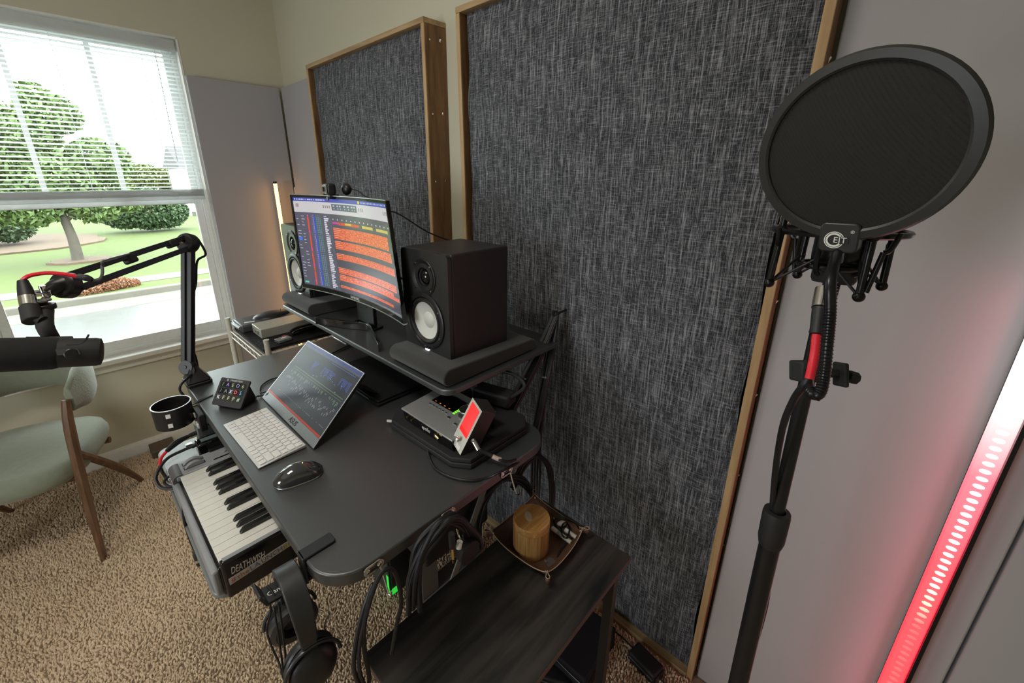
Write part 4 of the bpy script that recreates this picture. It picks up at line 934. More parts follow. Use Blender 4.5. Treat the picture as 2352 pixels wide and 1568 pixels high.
text('panel_print', 'OK', .013, frame_M((X0 + .155, 1.232, KZ + .0024), (0, -1, 0), (1, 0, 0)), M_print, mk)
# stickers on the near end
yf = Y0k - .0168
def chk(x, z): return V((x, yf, z))
text('sticker_lettering', 'DEATHWISH', .0165, frame_M(chk(.1165, KZ - .0225), (1, 0, -.08), (0, 0, 1)), M_print, mk, shear=.12, fit=(.062, .0165))
M_stk = mat('silver_tape', (.62, .60, .57), .45)
part('tape_strip', MB().add([chk(.078, .8335), chk(.210, .8445), chk(.209, .8600), chk(.078, .8500)], [(0, 1, 2, 3)]), M_stk, mk, smooth=False, sol=.0006)
yf2 = yf - .0006
segs = [('#', (.45, .12, .12), .008), ('the', (.42, .20, .14), .022), ('LA', (.10, .22, .40), .019), ('UNCH', (.12, .16, .22), .042), ('ER', (.40, .38, .05), .020)]
xx = .0815
for s_, c_, wdt in segs:
    yf = yf2; text('tape_lettering', s_, .0205, frame_M(chk(xx + wdt / 2, .8418 + (xx + wdt / 2 - .08) * .083), (1, 0, .083), (0, 0, 1)), mat('ink_%d' % (xx * 1000), c_, .6), mk, fit=(wdt, .0115)); xx += wdt + .0028
# power strip, adapters and cables at the far end of the tray
ps = thing('usb_adapter', 'black rectangular adapter box lying at the left end of the keyboard tray', 'adapter', (.13, 1.34, KZ - .04))
part('box', MB().box((.170, 1.325, KZ - .012), (.075, .045, .040)), M_gloss, ps, bev=.006, seg=3)
part('window_strip', MB().box((.165, 1.325, KZ + .0085), (.04, .018, .001)), mat('teal_grey_glass', (.12, .17, .17), .12), ps)
g2 = thing('grey_adapter', 'grey square adapter block under the desk edge beside the cup holder', 'adapter', (.19, 1.375, KZ - .04))
part('box', MB().box((.178, 1.385, KZ + .0), (.062, .040, .060)), M_steelg, g2, bev=.003)
g3 = thing('beige_adapter', 'small beige connector block between the cup holder and the grey adapter', 'adapter', (.18, 1.44, KZ))
part('box', MB().box((.178, 1.430, KZ + .018), (.055, .030, .018)), mat('beige_plastic', (.50, .47, .36), .4), g3, bev=.002)
part('stub', MB().box((.178, 1.430, KZ + .0), (.02, .015, .018)), M_chrome, g3)
part('base_post', MB().cyl((.178, 1.430, KZ - .039), (.178, 1.430, KZ - .010), .006), M_rub, g3)
t = thing('audio_plug_cable', 'thick black plug with red sleeve cable looping off the left end of the keyboard tray', 'cable', (.13, 1.40, KZ))
pa = [on(458, 990, 'Z', KZ + .01), on(435, 1000, 'Z', KZ + .005), on(412, 1012, 'Z', KZ + .0), on(398, 1022, 'Z', KZ - .005)]
part('metal_tip', MB().cyl(pa[0] + (pa[0] - pa[1]) * .45, pa[0], .0035, n=10), M_chrome, t)
part('plug_body', MB().tube([pa[0], pa[1]], [.0075, .0065], 12, sub=0), M_rub, t)
part('sleeve', MB().tube([pa[1], pa[2], pa[3], on(384, 1035, 'Z', KZ - .008)], [.005, .0088, .0085, .006], 12), M_rub, t)
rc = [on(382, 1037, 'Z', KZ - .008), on(370, 1052, 'Z', KZ - .02), on(367, 1070, 'Z', KZ - .035), on(377, 1090, 'Z', KZ - .05), on(396, 1108, 'Z', KZ - .06), V((.10, 1.22, KZ - .058))]
part('red_sleeve', MB().tube(rc[:3], .0042, 8), M_red, t); part('cord', MB().tube(rc[2:], .0040, 8), M_cable, t)
t = thing('usb_cable', 'black usb cable with metal plug looping beside the left end of the music keyboard', 'cable', (.10, 1.34, KZ))
ub = [on(455, 1018, 'Z', KZ - .005), on(440, 1026, 'Z', KZ - .008), on(420, 1034, 'Z', KZ - .01), on(385, 1052, 'Z', KZ - .015), on(365, 1078, 'Z', KZ - .03), on(358, 1100, 'Z', KZ - .05), on(370, 1119, 'Z', KZ - .07), on(393, 1122, 'Z', KZ - .075), on(405, 1118, 'Z', KZ - .07)]
part('plug_body', MB().tube(ub[:2], [.006, .006], 10, sub=0), M_rub, t); part('metal_plug', MB().box((ub[0] + ub[1]) / 2 + V((-.012, .008, .003)), (.016, .012, .008)), M_chrome, t)
part('cord', MB().tube(ub[1:], .0042, 8), M_cable, t)
t = part('loop_cable', MB().tube([on(404, 1088, 'Z', KZ - .04), on(385, 1096, 'Z', KZ - .04), on(377, 1108, 'Z', KZ - .05), on(390, 1117, 'Z', KZ - .06), on(408, 1112, 'Z', KZ - .058)], .0036, 8), M_cable)
tag(t, 'small black cable loop tucked against the corner of the music keyboard', 'cable')
t = thing('hanging_usb_cable', 'black usb cable hanging over the carpet in front of the music keyboard', 'cable', (.05, 1.1, .7))
hc = [V((.060, 1.175, KZ - .062)), on(420, 1155, 'Y', 1.13), on(424, 1195, 'Y', 1.12), on(436, 1235, 'Y', 1.11), on(447, 1262, 'Y', 1.10)]
part('cord', MB().tube(hc, .0038, 8), M_cable, t); e0 = hc[-1]; dv = (hc[-1] - hc[-2]).normalized(); M = Matrix.Rotation(0, 3, 'Z')
part('plug_body', MB().tube([e0, e0 + dv * .012, e0 + dv * .026], [.0045, .0085, .0085], 10, sub=0), M_rub, t)
part('metal_tip', MB().tube([e0 + dv * .0262, e0 + dv * .033], .0085, 10, sub=0), M_chrome, t); part('cap', MB().tube([e0 + dv * .0332, e0 + dv * .042], .0082, 10, sub=0), M_rub, t)

# ------------------------------------------------------------------ clip-on cup holder
ch = thing('cup_holder', 'round black clip-on cup holder hanging off the left front corner of the desk', 'cup holder', (.11, 1.408, .95))
cc = V((.1085, 1.398, 0)); rc_ = .0465
part('ring_wall', MB().lathe([(rc_, .938), (rc_ + .0005, 1.0), (rc_ - .0015, 1.0), (rc_ - .0025, .940), (rc_ - .0025, .938), (rc_, .938)], cc, (0, 0, 1), 48), M_black, ch)
part('rim', MB().lathe([(rc_ + .001, .9995), (rc_ + .0012, 1.0015), (rc_ - .0016, 1.0015), (rc_ - .0016, .9995)], cc, (0, 0, 1), 48), M_alu, ch)
m = MB()
for ang in (250, 262, 80):
    for zz in (.985, .955):
        a = R_(ang); p = cc + V((math.cos(a) * (rc_ + .0012), math.sin(a) * (rc_ + .0012), zz - (0.01 if ang == 262 else 0)))
        if ang != 262: m.box(p, (.011, .011 * .3, .011), Matrix.Rotation(a - R_(90), 3, 'Z'))
part('square_insert', m, M_print, ch)
part('clip_tongue', MB().prism([(.150, 1.41), (.155, 1.422), (.215, 1.438), (.216, 1.434), (.160, 1.408)], DZ + .0006, DZ + .0026), M_black, ch)
part('clip_bracket', MB().bb(.153, .1705, 1.33, 1.41, .915, .968), M_black, ch, bev=.003)
m = MB()
for zz, yy in ((.955, 1.372), (.928, 1.366), (.928, 1.352)): m.box((.152, yy, zz), (.004, .012, .012))
part('square_insert', m, M_print, ch)

# ------------------------------------------------------------------ boom arm and broadcast microphone
M_bm = mat('boom_black', (.009, .009, .010), .42, .0)
ba = thing('microphone_boom', 'black jointed boom arm clamped to the left front corner of the desk', 'microphone arm', (.195, 1.575, DZ))
bx, by = .200, 1.578
part('clamp_base', MB().prism(rrect(-.036, .036, -.045, .045, .012, 4), 0, .010, Matrix.Translation((bx + .005, by, DZ + .0005))), M_bm, ba, bev=.003)
m = MB(); lo = rrect(-.034, .034, -.042, .042, .012, 3); hi = rrect(-.010, .010, -.012, .012, .004, 3); n = len(lo)
vs = [V((bx + .005 + x, by + y, DZ + .0106)) for x, y in lo] + [V((bx + x, by + y, DZ + .058)) for x, y in hi]
part('base_cone', m.add(vs, [tuple(range(n - 1, -1, -1)), tuple(range(n, 2 * n))] + [(i, (i + 1) % n, n + (i + 1) % n, n + i) for i in range(n)]), M_bm, ba, bev=.004)
J0 = on(432, 842, 'Y', 1.585); J1 = on(432, 558, 'Y', 1.615); J2 = CAMP + ray(152, 655) * .93
vd = (CAMP - J0).normalized()
part('base_pin', MB().cyl((bx, by, DZ + .05), J0 + V((0, 0, -.015)), .010, n=16), M_blkmet, ba)
ax = RF * -1
part('lower_joint', MB().lathe([(0, -.013), (.022, -.013), (.0245, -.010), (.0245, .010), (.022, .013), (.006, .013), (.005, .015), (0, .015)], J0, ax, 32), M_bm, ba)
part('lower_joint_cover', MB().lathe([(0, -.011), (.018, -.011), (.018, .011), (0, .012)], J0 + RR * .012 - RU * .012, ax, 28), M_blackm, ba)
d = (J1 - J0).normalized(); sx_ = ax.cross(d).normalized()
part('lower_arm_web', MB().box((J0 + J1) / 2, (.012, .010, (J1 - J0).length - .03), Matrix((sx_, ax, d)).transposed()), M_blackm, ba)
for s_ in (-.0100, .0100):
    M3 = Matrix((sx_, ax, d)).transposed()
    part('lower_arm_bar', MB().box((J0 + J1) / 2 + sx_ * s_, (.0150, .019, (J1 - J0).length - .02), M3), M_bm, ba, bev=.002)
part('elbow_joint', MB().lathe([(0, -.017), (.026, -.017), (.030, -.012), (.030, .012), (.026, .017), (0, .017)], J1, ax, 36), M_bm, ba)
part('elbow_bolt', MB().lathe([(.004, .017), (.004, .019), (0, .019)], J1 + sx_ * .004, ax, 10), mat('brass_bolt', (.6, .45, .2), .3, 1), ba)
d2 = (J2 - J1).normalized(); vw_ = ((J1 + J2) / 2 - CAMP).normalized(); sz_ = d2.cross(vw_).normalized()
if sz_.z < 0: sz_ = -sz_
ax2 = d2.cross(sz_).normalized(); M3 = Matrix((sz_, ax2, d2)).transposed()
for s_, e in ((.018, 0), (-.015, 0)):
    part('upper_arm_bar', MB().box((J1 + J2) / 2 + sz_ * s_, (.0150, .016, (J1 - J2).length - .01), M3), M_bm, ba, bev=.002)
part('arm_strap', MB().box(J1 + d2 * .062 + sz_ * .013, (.022, .022, .035), M3), M_rub, ba, bev=.005)
part('arm_strap', MB().box(J1 + d2 * .225 + sz_ * .010, (.024, .022, .030), M3), M_rub, ba, bev=.005)
part('head_joint', MB().lathe([(0, -.014), (.024, -.014), (.029, -.010), (.029, .010), (.024, .014), (.004, .014), (.004, .016), (0, .016)], J2, ax, 36), M_bm, ba)
H1 = CAMP + ray(103, 672) * .90
part('head_fork', MB().tube([J2 + V((0, 0, .004)), (J2 + H1) / 2 + V((0, 0, .004)), H1 + V((0, 0, .0))], [.020, .016, .010], 12), M_bm, ba)
part('bolt', MB().lathe([(.004, .014), (.004, .017), (0, .017)], J2 + V((.002, 0, 0)), ax, 10), mat('brass_bolt2', (.6, .45, .2), .3, 1), ba)
part('swivel', MB().cyl(H1 + V((-.022, .012, .0)), H1 + V((.012, -.006, -.0)), .0075, n=14).cyl(H1 + V((0, 0, -.012)), H1 + V((0, 0, .016)), .007, n=14), M_chrome, ba, bev=.001)
# mic
S0 = CAMP + ray(98, 700) * .885; S1 = CAMP + ray(108, 762) * .865
def lathe_between(prof, p0, p1, n=24): return MB().lathe([(r, z * (p1 - p0).length) for r, z in prof], p0, p1 - p0, n)
dm = thing('broadcast_microphone', 'black broadcast microphone hanging sideways from the boom arm over the green chair', 'microphone', S1)
part('swivel_stem', MB().tube([H1 + V((0, 0, -.012)), S0, S1], [.006, .0075, .009], 14, sub=3), mat('bronze_grey', (.12, .09, .085), .35, .6), dm)
part('swivel_knob', lathe_between([(0, 0), (.020, 0), (.0205, .2), (.0205, .8), (.020, 1), (0, 1)], S0 + V((0, 0, -.010)), S0 + V((0, 0, .001))), M_black, dm, bev=.001)
part('swivel_ring', lathe_between([(0, 0), (.016, 0), (.016, 1), (0, 1)], S0 + V((0, 0, .008)), S0 + V((0, 0, .011))), M_steelg, dm)
part('stem_body', MB().tube([S0 + V((0, 0, -.012)), S1 + V((0, 0, .012)), S1 + V((.004, 0, -.016))], [.015, .014, .0125], 16, sub=3), M_blackm, dm)
XL0, XL1 = CAMP + ray(62, 662) * .865, CAMP + ray(76, 738) * .85
part('output_can', MB().tube([CAMP + ray(67, 704) * .858, XL1], [.0155, .0165], 20, sub=0), M_blackm, dm, bev=.002)
part('can_bridge', MB().cyl(CAMP + ray(72, 722) * .855, S1 + V((0, 0, .025)), .010, n=12), M_blackm, dm)
B0, B1 = CAMP + ray(237, 807) * .845, CAMP + ray(118, 811) * .80
bd = (B0 - B1).normalized(); Lb = (B0 - B1).length
part('body_tube', MB().lathe([(0, Lb), (.018, Lb), (.0265, Lb - .003), (.0282, Lb - .010), (.0285, 0), (.0285, -.03)], B1, bd, 40), M_blackm, dm)
M_mfoam = mat('black_foam', (.008, .008, .009), .9, bump=.5, bscale=900)
part('foam_windscreen', MB().lathe([(.0288, .010), (.0312, .002), (.0315, -.10), (.0315, -.19), (.028, -.205), (.018, -.212), (0, -.214)], B1, bd, 40), M_mfoam, dm)
yk = CAMP + ray(150, 780) * .80; yb_ = CAMP + ray(172, 812) * .775
for (a_, b_, c2_) in (((112, 768), (140, 772), (160, 815)), ((112, 768), (86, 772), (82, 800))):
    dd = .79 if b_[0] > 112 else .875
    p0 = S1 + V((0, 0, -.012)); p1 = CAMP + ray(*b_) * ((.84 + dd) / 2); p2 = CAMP + ray(*c2_) * dd
    w3 = bd * .016; m = MB()
    vs = []
    for p in (p0, p1, p2):
        for q in (-w3, w3):
            vs += [p + q + V((0, 0, .0)), p + q + (CAMP - p).normalized() * .006]
    m.add(vs, [(0, 2, 3, 1), (0, 1, 5, 4), (2, 6, 7, 3), (1, 3, 7, 5), (0, 4, 6, 2), (4, 5, 9, 8), (6, 10, 11, 7), (5, 7, 11, 9), (4, 8, 10, 6), (8, 9, 11, 10)])
    part('yoke_arm', m, M_blackm, dm, bev=.002, ang=50)
part('yoke_knob', MB().cyl(p2 * 0 + CAMP + ray(163, 812) * .785, CAMP + ray(163, 812) * .770, .010, n=16), M_black, dm, bev=.002)
part('body_wire', MB().tube([CAMP + ray(155, 792) * .775, CAMP + ray(180, 790) * .77, CAMP + ray(195, 782) * .77, CAMP + ray(204, 768) * .775], .0016, 6), M_black, dm)
xc = thing('boom_mic_cable', 'microphone cable with red sleeve arching from the boom arm to the broadcast microphone', 'cable', XL0)
part('connector_boot', MB().tube([CAMP + ray(52, 645) * .868, CAMP + ray(57, 662) * .866, CAMP + ray(62, 681) * .863], [.0085, .0115, .0135], 16, sub=0), M_rub, xc)
part('connector_ring', MB().tube([CAMP + ray(62, 681) * .863, CAMP + ray(66, 701) * .860], .0135, 16, sub=0), M_chrome, xc, label='silver connector ring')
part('red_sleeve', MB().tube([CAMP + ray(52, 643) * .868, CAMP + ray(68, 633) * .87, CAMP + ray(105, 627) * .885, CAMP + ray(145, 629) * .90, CAMP + ray(180, 636) * .915], .0042, 8), M_red, xc)
part('black_sleeve', MB().tube([CAMP + ray(178, 635) * .914, CAMP + ray(198, 638) * .92, CAMP + ray(212, 643) * .925], [.006, .0075, .005], 10), M_rub, xc)
part('grey_cord', MB().tube([CAMP + ray(212, 643) * .925, CAMP + ray(228, 642) * .935, CAMP + ray(235, 628) * .94, CAMP + ray(235, 608) * .945, CAMP + ray(242, 598) * .95] + [J1 + d2 * q + sz_ * .022 for q in (.21, .16, .10, .05)], .0032, 8), mat('grey_cable', (.10, .10, .11), .4), xc)
part('cord', MB().tube([J1 + V((.028, 0, .01)), J1 + V((.040, 0, -.04)), on(453, 600, 'Y', 1.62), on(450, 650, 'Y', 1.615), on(441, 690, 'Y', 1.61), on(436, 760, 'Y', 1.60), on(442, 800, 'Y', 1.595), on(450, 822, 'Y', 1.60), on(453, 848, 'Y', 1.60), on(438, 862, 'Y', 1.55), on(418, 880, 'Y', 1.52), on(413, 895, 'Y', 1.51), on(422, 908, 'Y', 1.50), V((.163, 1.49, .93))], .0036, 8), M_cable, xc)

# ------------------------------------------------------------------ headphone hanger and headphones
hz_ = DZ
hg = thing('headphone_hanger', 'grey clamp-on headphone hanger at the near front corner of the desk', 'headphone hanger', (.18, .645, .95))
M_hg = mat('dark_grey_aluminium', (.055, .06, .066), .35, .5)
part('top_tongue', MB().prism(rrect(.167, .2285, .6345, .6605, .005, 4), DZ + .0006, DZ + .0056), M_hg, hg, bev=.0012)
part('front_plate', MB().bb(.1665, .1710, .6345, .6605, DZ - .052, DZ + .0056), M_hg, hg, bev=.001)
part('lower_jaw', MB().bb(.1712, .215, .6375, .6575, DZ - .052, DZ - .044), M_black, hg, bev=.002)
part('clamp_screw', MB().cyl((.200, .6475, DZ - .0435), (.200, .6475, DZ - .0295), .0045, n=12).cyl((.200, .6475, DZ - .070), (.200, .6475, DZ - .0525), .011, n=16), M_chrome, hg)
hA, hB, hC = on(586, 1352, 'Z', .905), on(608, 1368, 'Z', .890), V((.166, .647, .905))
ydir = 1
hy = .648
hk = [(.0905, .957), (.099, .9335), (.166, .9255), (.166, .9305), (.1025, .9385), (.0945, .960)]
part('hook_arm', MB().prism(hk, hy - .019, hy + .019, Matrix(((1, 0, 0, 0), (0, 0, 1, 0), (0, 1, 0, 0), (0, 0, 0, 1)))), M_hg, hg, bev=.001)
text('hanger_mark', 'Camo', .013, frame_M((.122, hy - .002, .9363), (1, 0, -.12), (0, 1, 0)), M_print, hg)
hp = thing('headphones', 'black over-ear headphones hanging from the clamp at the desk corner', 'headphones', (.115, .65, .80))
# headband: arch over the hook; plane spanned by hd (ear to ear) and z, centre around (.118,.648)
hd = V((-.06, -.99, 0)).normalized(); hn = V((hd.y, -hd.x, 0)) 
hcn = V((.142, .638, .862)); HR, HH = .060, .098
pts = []
for i in range(25):
    a = math.pi * i / 24; pts.append((math.cos(a) * HR, math.sin(a) ** .8 * HH))
def band(pts, w_, th, m_, nm, off=0):
    vs = []; n = len(pts)
    for i, (s_, z) in enumerate(pts):
        a, b2 = pts[max(i - 1, 0)], pts[min(i + 1, n - 1)]; tx, tz = b2[0] - a[0], b2[1] - a[1]; l = math.hypot(tx, tz); nx, nz = -tz / l, tx / l
        ww = w_ * (1 - .25 * abs(2 * i / (n - 1) - 1) ** 3)
        for o1, o2 in ((-ww, -th), (ww, -th), (ww, th), (-ww, th)):
            vs.append(hcn + hd * (s_ + nx * (o2 + off)) + V((0, 0, z + nz * (o2 + off))) + hn * o1)
    fs = [(0, 1, 2, 3), (4 * n - 1, 4 * n - 2, 4 * n - 3, 4 * n - 4)]
    for i in range(n - 1):
        for k in range(4): fs.append((4 * i + k, 4 * i + 4 + k, 4 * i + 4 + (k + 1) % 4, 4 * i + (k + 1) % 4))
    return part(nm, MB().add(vs, fs), m_, hp, bev=.0025, seg=3, ang=60)
M_hb = mat('soft_black_leatherette', (.030, .031, .033), .42)
band(pts, .0185, .0065, M_hb, 'headband')
for s_ in (1, -1):
    base = hcn + hd * (HR * s_)
    part('slider', MB().box(base + V((0, 0, -.012)), (.006, .026, .034), Matrix.Rotation(math.atan2(hd.y, hd.x), 3, 'Z')), M_hg, hp, bev=.002)
    cz = base + V((0, 0, -.060)) - hd * (.004 * s_); tilt = (hd * s_ + V((0, 0, .10))).normalized()
    part('ear_cup', MB().lathe([(0, .024), (.020, .0235), (.034, .019), (.041, .008), (.0425, -.002), (.040, -.006), (0, -.006)], cz, tilt, 40), M_black, hp)
    part('ear_cushion', MB().lathe([(.041, -.0065), (.0445, -.012), (.044, -.020), (.036, -.025), (.025, -.023), (.022, -.014), (.022, -.0065)], cz, tilt, 40), M_hb, hp)
    part('driver_grille', MB().lathe([(.0215, -.008), (.012, -.010), (0, -.0105)], cz, tilt, 28), M_foam, hp)
    vv = []
    for i in range(15):
        a = math.pi * (i / 14) + math.pi; vv.append(cz + tilt * .006 + hn * (math.cos(a) * .0475) + V((0, 0, math.sin(a) * -.0475)))
    part('yoke', MB().tube(vv, .0035, 8, sub=0), M_hg, hp)
c0_ = V((.105, .648, .945))
t = thing('headphone_cable', 'two thin black headphone cords looped over the hanger hook beside the headphones', 'cable', c0_)
part('cord', MB().tube([V((.11, .60, .62)), on(660, 1568, 'Y', .612), on(655, 1500, 'Y', .615), on(648, 1440, 'Y', .618), on(640, 1385, 'Y', .622), V((.1165, hy - .0215, .930)), V((.114, hy, .9405)), V((.112, hy + .0215, .930)), on(622, 1400, 'Y', .67), on(613, 1445, 'Y', .665), on(622, 1480, 'Y', .65), on(640, 1520, 'Y', .63), on(652, 1560, 'Y', .61), V((.105, .59, .63))], .0018, 6), M_cable, t)
part('cord', MB().tube([V((.108, hy - .021, .928)), on(630, 1400, 'Y', .615), on(638, 1450, 'Y', .61), on(648, 1520, 'Y', .60), on(655, 1568, 'Y', .60), V((.10, .585, .64))], .0018, 6), M_cable, t)
t = part('thin_cord', MB().tube([V((.185, .60, .86)), on(745, 1440, 'X', .19), on(765, 1475, 'X', .19), on(768, 1500, 'X', .19), on(758, 1540, 'X', .18), on(750, 1568, 'X', .18), V((.16, .54, .6))], .0016, 6), M_cable)
tag(t, 'thin black cord dangling at the right side of the headphones', 'cable')

# ------------------------------------------------------------------ cable bundles
def loop(name, label, pts, r, group=None, closed=False, tie=None, cat='cable loop', mat_=None, n=1, spread=.0):
    t = thing(name, label, cat, V(pts[0]), 0, group)
    for k in range(n):
        rr_ = random.Random(k * 7 + len(pts)); o = V((rr_.uniform(-1, 1), rr_.uniform(-1, 1), rr_.uniform(-1, 1))) * spread if k else V()
        P = [V(p) + o * (.6 + .4 * math.sin(i * 2 + k)) for i, p in enumerate(pts)]
        part('cord', MB().tube(P, r, 8, closed=closed), mat_ or M_cable, t)
    if tie is not None:
        for tt in tie: part('velcro_tie', MB().cyl(V(tt) + V((0, -.012, 0)), V(tt) + V((0, .012, 0)), r * (2.2 if n > 1 else 1.6) + spread * 1.2, n=12), M_rub, t)
    return t
def pl(pxs, ax, v0, v1=None):
    n = len(pxs); v1 = v0 if v1 is None else v1
    return [on(x, y, ax, v0 + (v1 - v0) * i / (n - 1)) for i, (x, y) in enumerate(pxs)]
# big closed loop on the first hook
y1 = DY0 - .034
loop('hanging_cable', 'long black cable loop hanging from the hook nearest the desk corner', pl([(858, 1340), (838, 1390), (822, 1450), (813, 1510), (816, 1550), (834, 1585), (848, 1560), (838, 1500), (836, 1440), (850, 1380), (868, 1330), (885, 1308)], 'Y', y1, y1 - .012) + pl([(905, 1312), (918, 1350), (921, 1390), (912, 1430), (900, 1500)], 'Y', y1 - .01, y1 - .01), .0040, n=1)
loop('hanging_cable', 'second turn of black cable beside the loop on the hook nearest the desk corner', pl([(876, 1316), (852, 1360), (838, 1420), (826, 1480), (826, 1540), (840, 1580)], 'Y', y1 - .008), .0036)
ca = 'coiled cables hanging along the near side of the desk'
loop('coiled_cable', 'thick bundle of black cables arching over the middle desk hook', pl([(948, 1395), (950, 1330), (968, 1270), (998, 1215), (1030, 1192), (1062, 1198), (1085, 1235), (1092, 1262)], 'Y', .53, .50), .0052, ca, n=8, spread=.012, tie=[on(1072, 1262, 'Y', .50)])
loop('coiled_cable', 'black cables arching over the desk hook nearest the fabric panel, left of the jar', pl([(1098, 1235), (1100, 1180), (1120, 1130), (1160, 1098), (1200, 1102), (1222, 1135), (1228, 1175)], 'Y', .655, .650), .0050, ca, n=8, spread=.011)
loop('coiled_cable', 'wide loop of black cables against the large fabric panel behind the wooden jar', pl([(1180, 1120), (1200, 1070), (1232, 1045), (1260, 1070), (1268, 1120), (1262, 1175), (1255, 1200)], 'Y', .68, .67), .0048, ca, n=8, spread=.010)
loop('power_cable', 'black cable curving around the closed laptop under the tuner pedal', [on(1010, 1006, 'Z', 1.0), on(990, 1015, 'Z', .985), on(984, 1040, 'Z', DZ + .004), on(1000, 1075, 'Z', DZ + .004), on(1040, 1096, 'Z', DZ + .004), on(1085, 1103, 'Z', DZ + .004), on(1120, 1097, 'Z', DZ + .001), on(1150, 1083, 'Y', .535), on(1180, 1068, 'Y', .545), on(1210, 1050, 'Y', .56), on(1235, 1048, 'Y', .57)], .0030, cat='cable')
# tall hank on the wall hook
wh = on(1281, 722, 'X', 1.075)
h0 = thing('wall_hook', 'black hook high on the large fabric panel right of the right speaker', 'hook', wh)
part('hook', MB().tube([V((1.125, wh.y, wh.z + .005)), V((1.085, wh.y, wh.z + .004)), wh + V((-.02, 0, .0)), wh + V((-.025, 0, .018))], .004, 8), M_black, h0)
part('cap', MB().ball(wh + V((-.012, 0, .004)), .012, 12, 8), M_rub, h0)
cb = 'long cable hanks draped from the hook on the large fabric panel'
def hank(label, end, n, sp_, r=.0036, mid=None, ties=()):
    t = thing('cable_hank', label, 'cable hank', wh, 0, cb); e = V(end)
    for k in range(n):
        rr_ = random.Random(k + int(end[2] * 100)); o = V((0, rr_.uniform(-1, 1), rr_.uniform(-.3, .3))) * sp_
        P = [wh + V((-.012, 0, .002)) + o * .6, wh * .72 + e * .28 + o * .8, wh * .5 + e * .5 + o, wh * .25 + e * .75 + o * .9, e + o * .6]
        part('cord', MB().tube(P, r, 7), M_cable, t)
    for q in ties: part('metal_ring', MB().lathe([(.009, -.003), (.0105, 0), (.009, .003)], wh * (1 - q) + e * q, (e - wh), 16), M_alu, t)
    return t
hank('leftmost hank of black cables running from the wall hook down to the tuner pedal', on(1160, 968, 'X', .82), 9, .019, r=.0056, ties=(.62, .97))
hank('middle hank of black cables from the wall hook with a metal ring halfway', on(1228, 990, 'X', .90), 8, .016, r=.0050, ties=(.55, .98))
t = thing('cable_hank', 'rightmost black cord bundle hanging down the large fabric panel below the wall hook', 'cable hank', wh, 0, cb)
for k in range(4):
    part('cord', MB().tube([wh + V((-.012, .002 * k, 0)), on(1274 - 6 * k, 790, 'X', 1.06), on(1255 - 5 * k, 900, 'X', 1.04), on(1243 - 5 * k, 1000, 'X', 1.0), on(1240 - 6 * k, 1080, 'X', .97), on(1238 - 6 * k, 1150, 'X', .95), on(1236 - 6 * k, 1200, 'X', .93)], .0042, 7), M_cable, t)
jb = thing('power_brick', 'black power brick with white label, lying behind the silver audio interface', 'power adapter', (.74, .78, LZ))
part('brick', MB().box((.765, .745, LZ + .024), (.055, .12, .036), Matrix.Rotation(R_(14), 3, 'Z')), M_blackm, jb, bev=.006)
part('label', MB().box((.735, .755, LZ + .0245), (.001, .03, .014), Matrix.Rotation(R_(14), 3, 'Z')), M_print, jb)
part('cord', MB().tube([(.77, .69, LZ + .03), (.80, .66, LZ + .07), (.81, .72, LZ + .085), (.79, .80, LZ + .07), (.80, .86, LZ + .02)], .0055, 8), M_cable, jb)
# gold plug below the middle bundle
gq = on(1040, 1262, 'Y', .49); t = thing('hanging_plug', 'gold instrument plug with white tape hanging below the middle cable bundle', 'plug', gq)
part('sleeve', MB().cyl(on(1037, 1225, 'Y', .49), on(1039, 1256, 'Y', .49), .0062, n=12), M_rub, t)
part('gold_tip', MB().cyl(on(1039, 1257, 'Y', .49), on(1041, 1283, 'Y', .49), .0026, n=12).cyl(on(1041, 1285, 'Y', .49), on(1041, 1293, 'Y', .49), .0024, .0012, n=12), mat('gold_jack', (.80, .62, .20), .2, 1), t)
part('white_tape', MB().cyl(on(1056, 1243, 'Y', .487), on(1053, 1258, 'Y', .487), .0060, n=10), M_print, t)
# steel leg of the monitor stand seen below
lg = thing('steel_brace', 'flat grey steel brace slanting down under the desk behind the cables', 'brace', (.6, .62, 0))
ba0, ba1 = on(1095, 1172, 'Y', .64), on(1040, 1330, 'Y', .64)
dz_ = (ba1 - ba0).normalized(); e1_ = V((1, 0, 0)); ext = ba1 + dz_ * ((ba1.z - .002) / -dz_.z)
topb = ba0 - dz_ * ((DZ - .0295 - ba0.z) / -dz_.z)
m = MB(); vs = [p + o for p in (topb, ext) for o in (V((-.011, -.002, 0)), V((.011, -.002, 0)), V((.011, .002, 0)), V((-.011, .002, 0)))]
part('bar', m.add(vs, [(0, 1, 2, 3), (7, 6, 5, 4), (0, 4, 5, 1), (1, 5, 6, 2), (2, 6, 7, 3), (3, 7, 4, 0)]), mat('satin_grey_steel', (.20, .22, .22), .4, .2), lg, smooth=False)

# ------------------------------------------------------------------ computer tower under the desk
pc_ = thing('computer_tower', 'black computer tower with a green strip standing on the carpet under the desk', 'computer', (.70, 1.28, 0))
part('case', MB().bb(.600, 1.00, 1.155, 1.375, .012, .50), M_black, pc_, bev=.006)
part('front_panel', MB().bb(.592, .5995, 1.16, 1.37, .016, .495), mat('grey_front', (.05, .055, .05), .5), pc_, bev=.003)
part('green_strip', MB().bb(.5905, .5918, 1.158, 1.172, .02, .12).bb(.600, .64, 1.1535, 1.1549, .02, .05), mat('green_light', (.02, .5, .04), .4, emis=(.05, .9, .08), estr=.5), pc_)
for x in (.64, .96):
    for y in (1.18, 1.35): part('foot', MB().cyl((x, y, 0), (x, y, .012), .012, n=10), M_rub, pc_)
sb = thing('underdesk_box', 'black box hanging under the near half of the desk', 'storage box', (.55, .80, .75))
part('box', MB().bb(.44, .655, .66, .86, .70, DZ - .0295), M_blackm, sb, bev=.006)
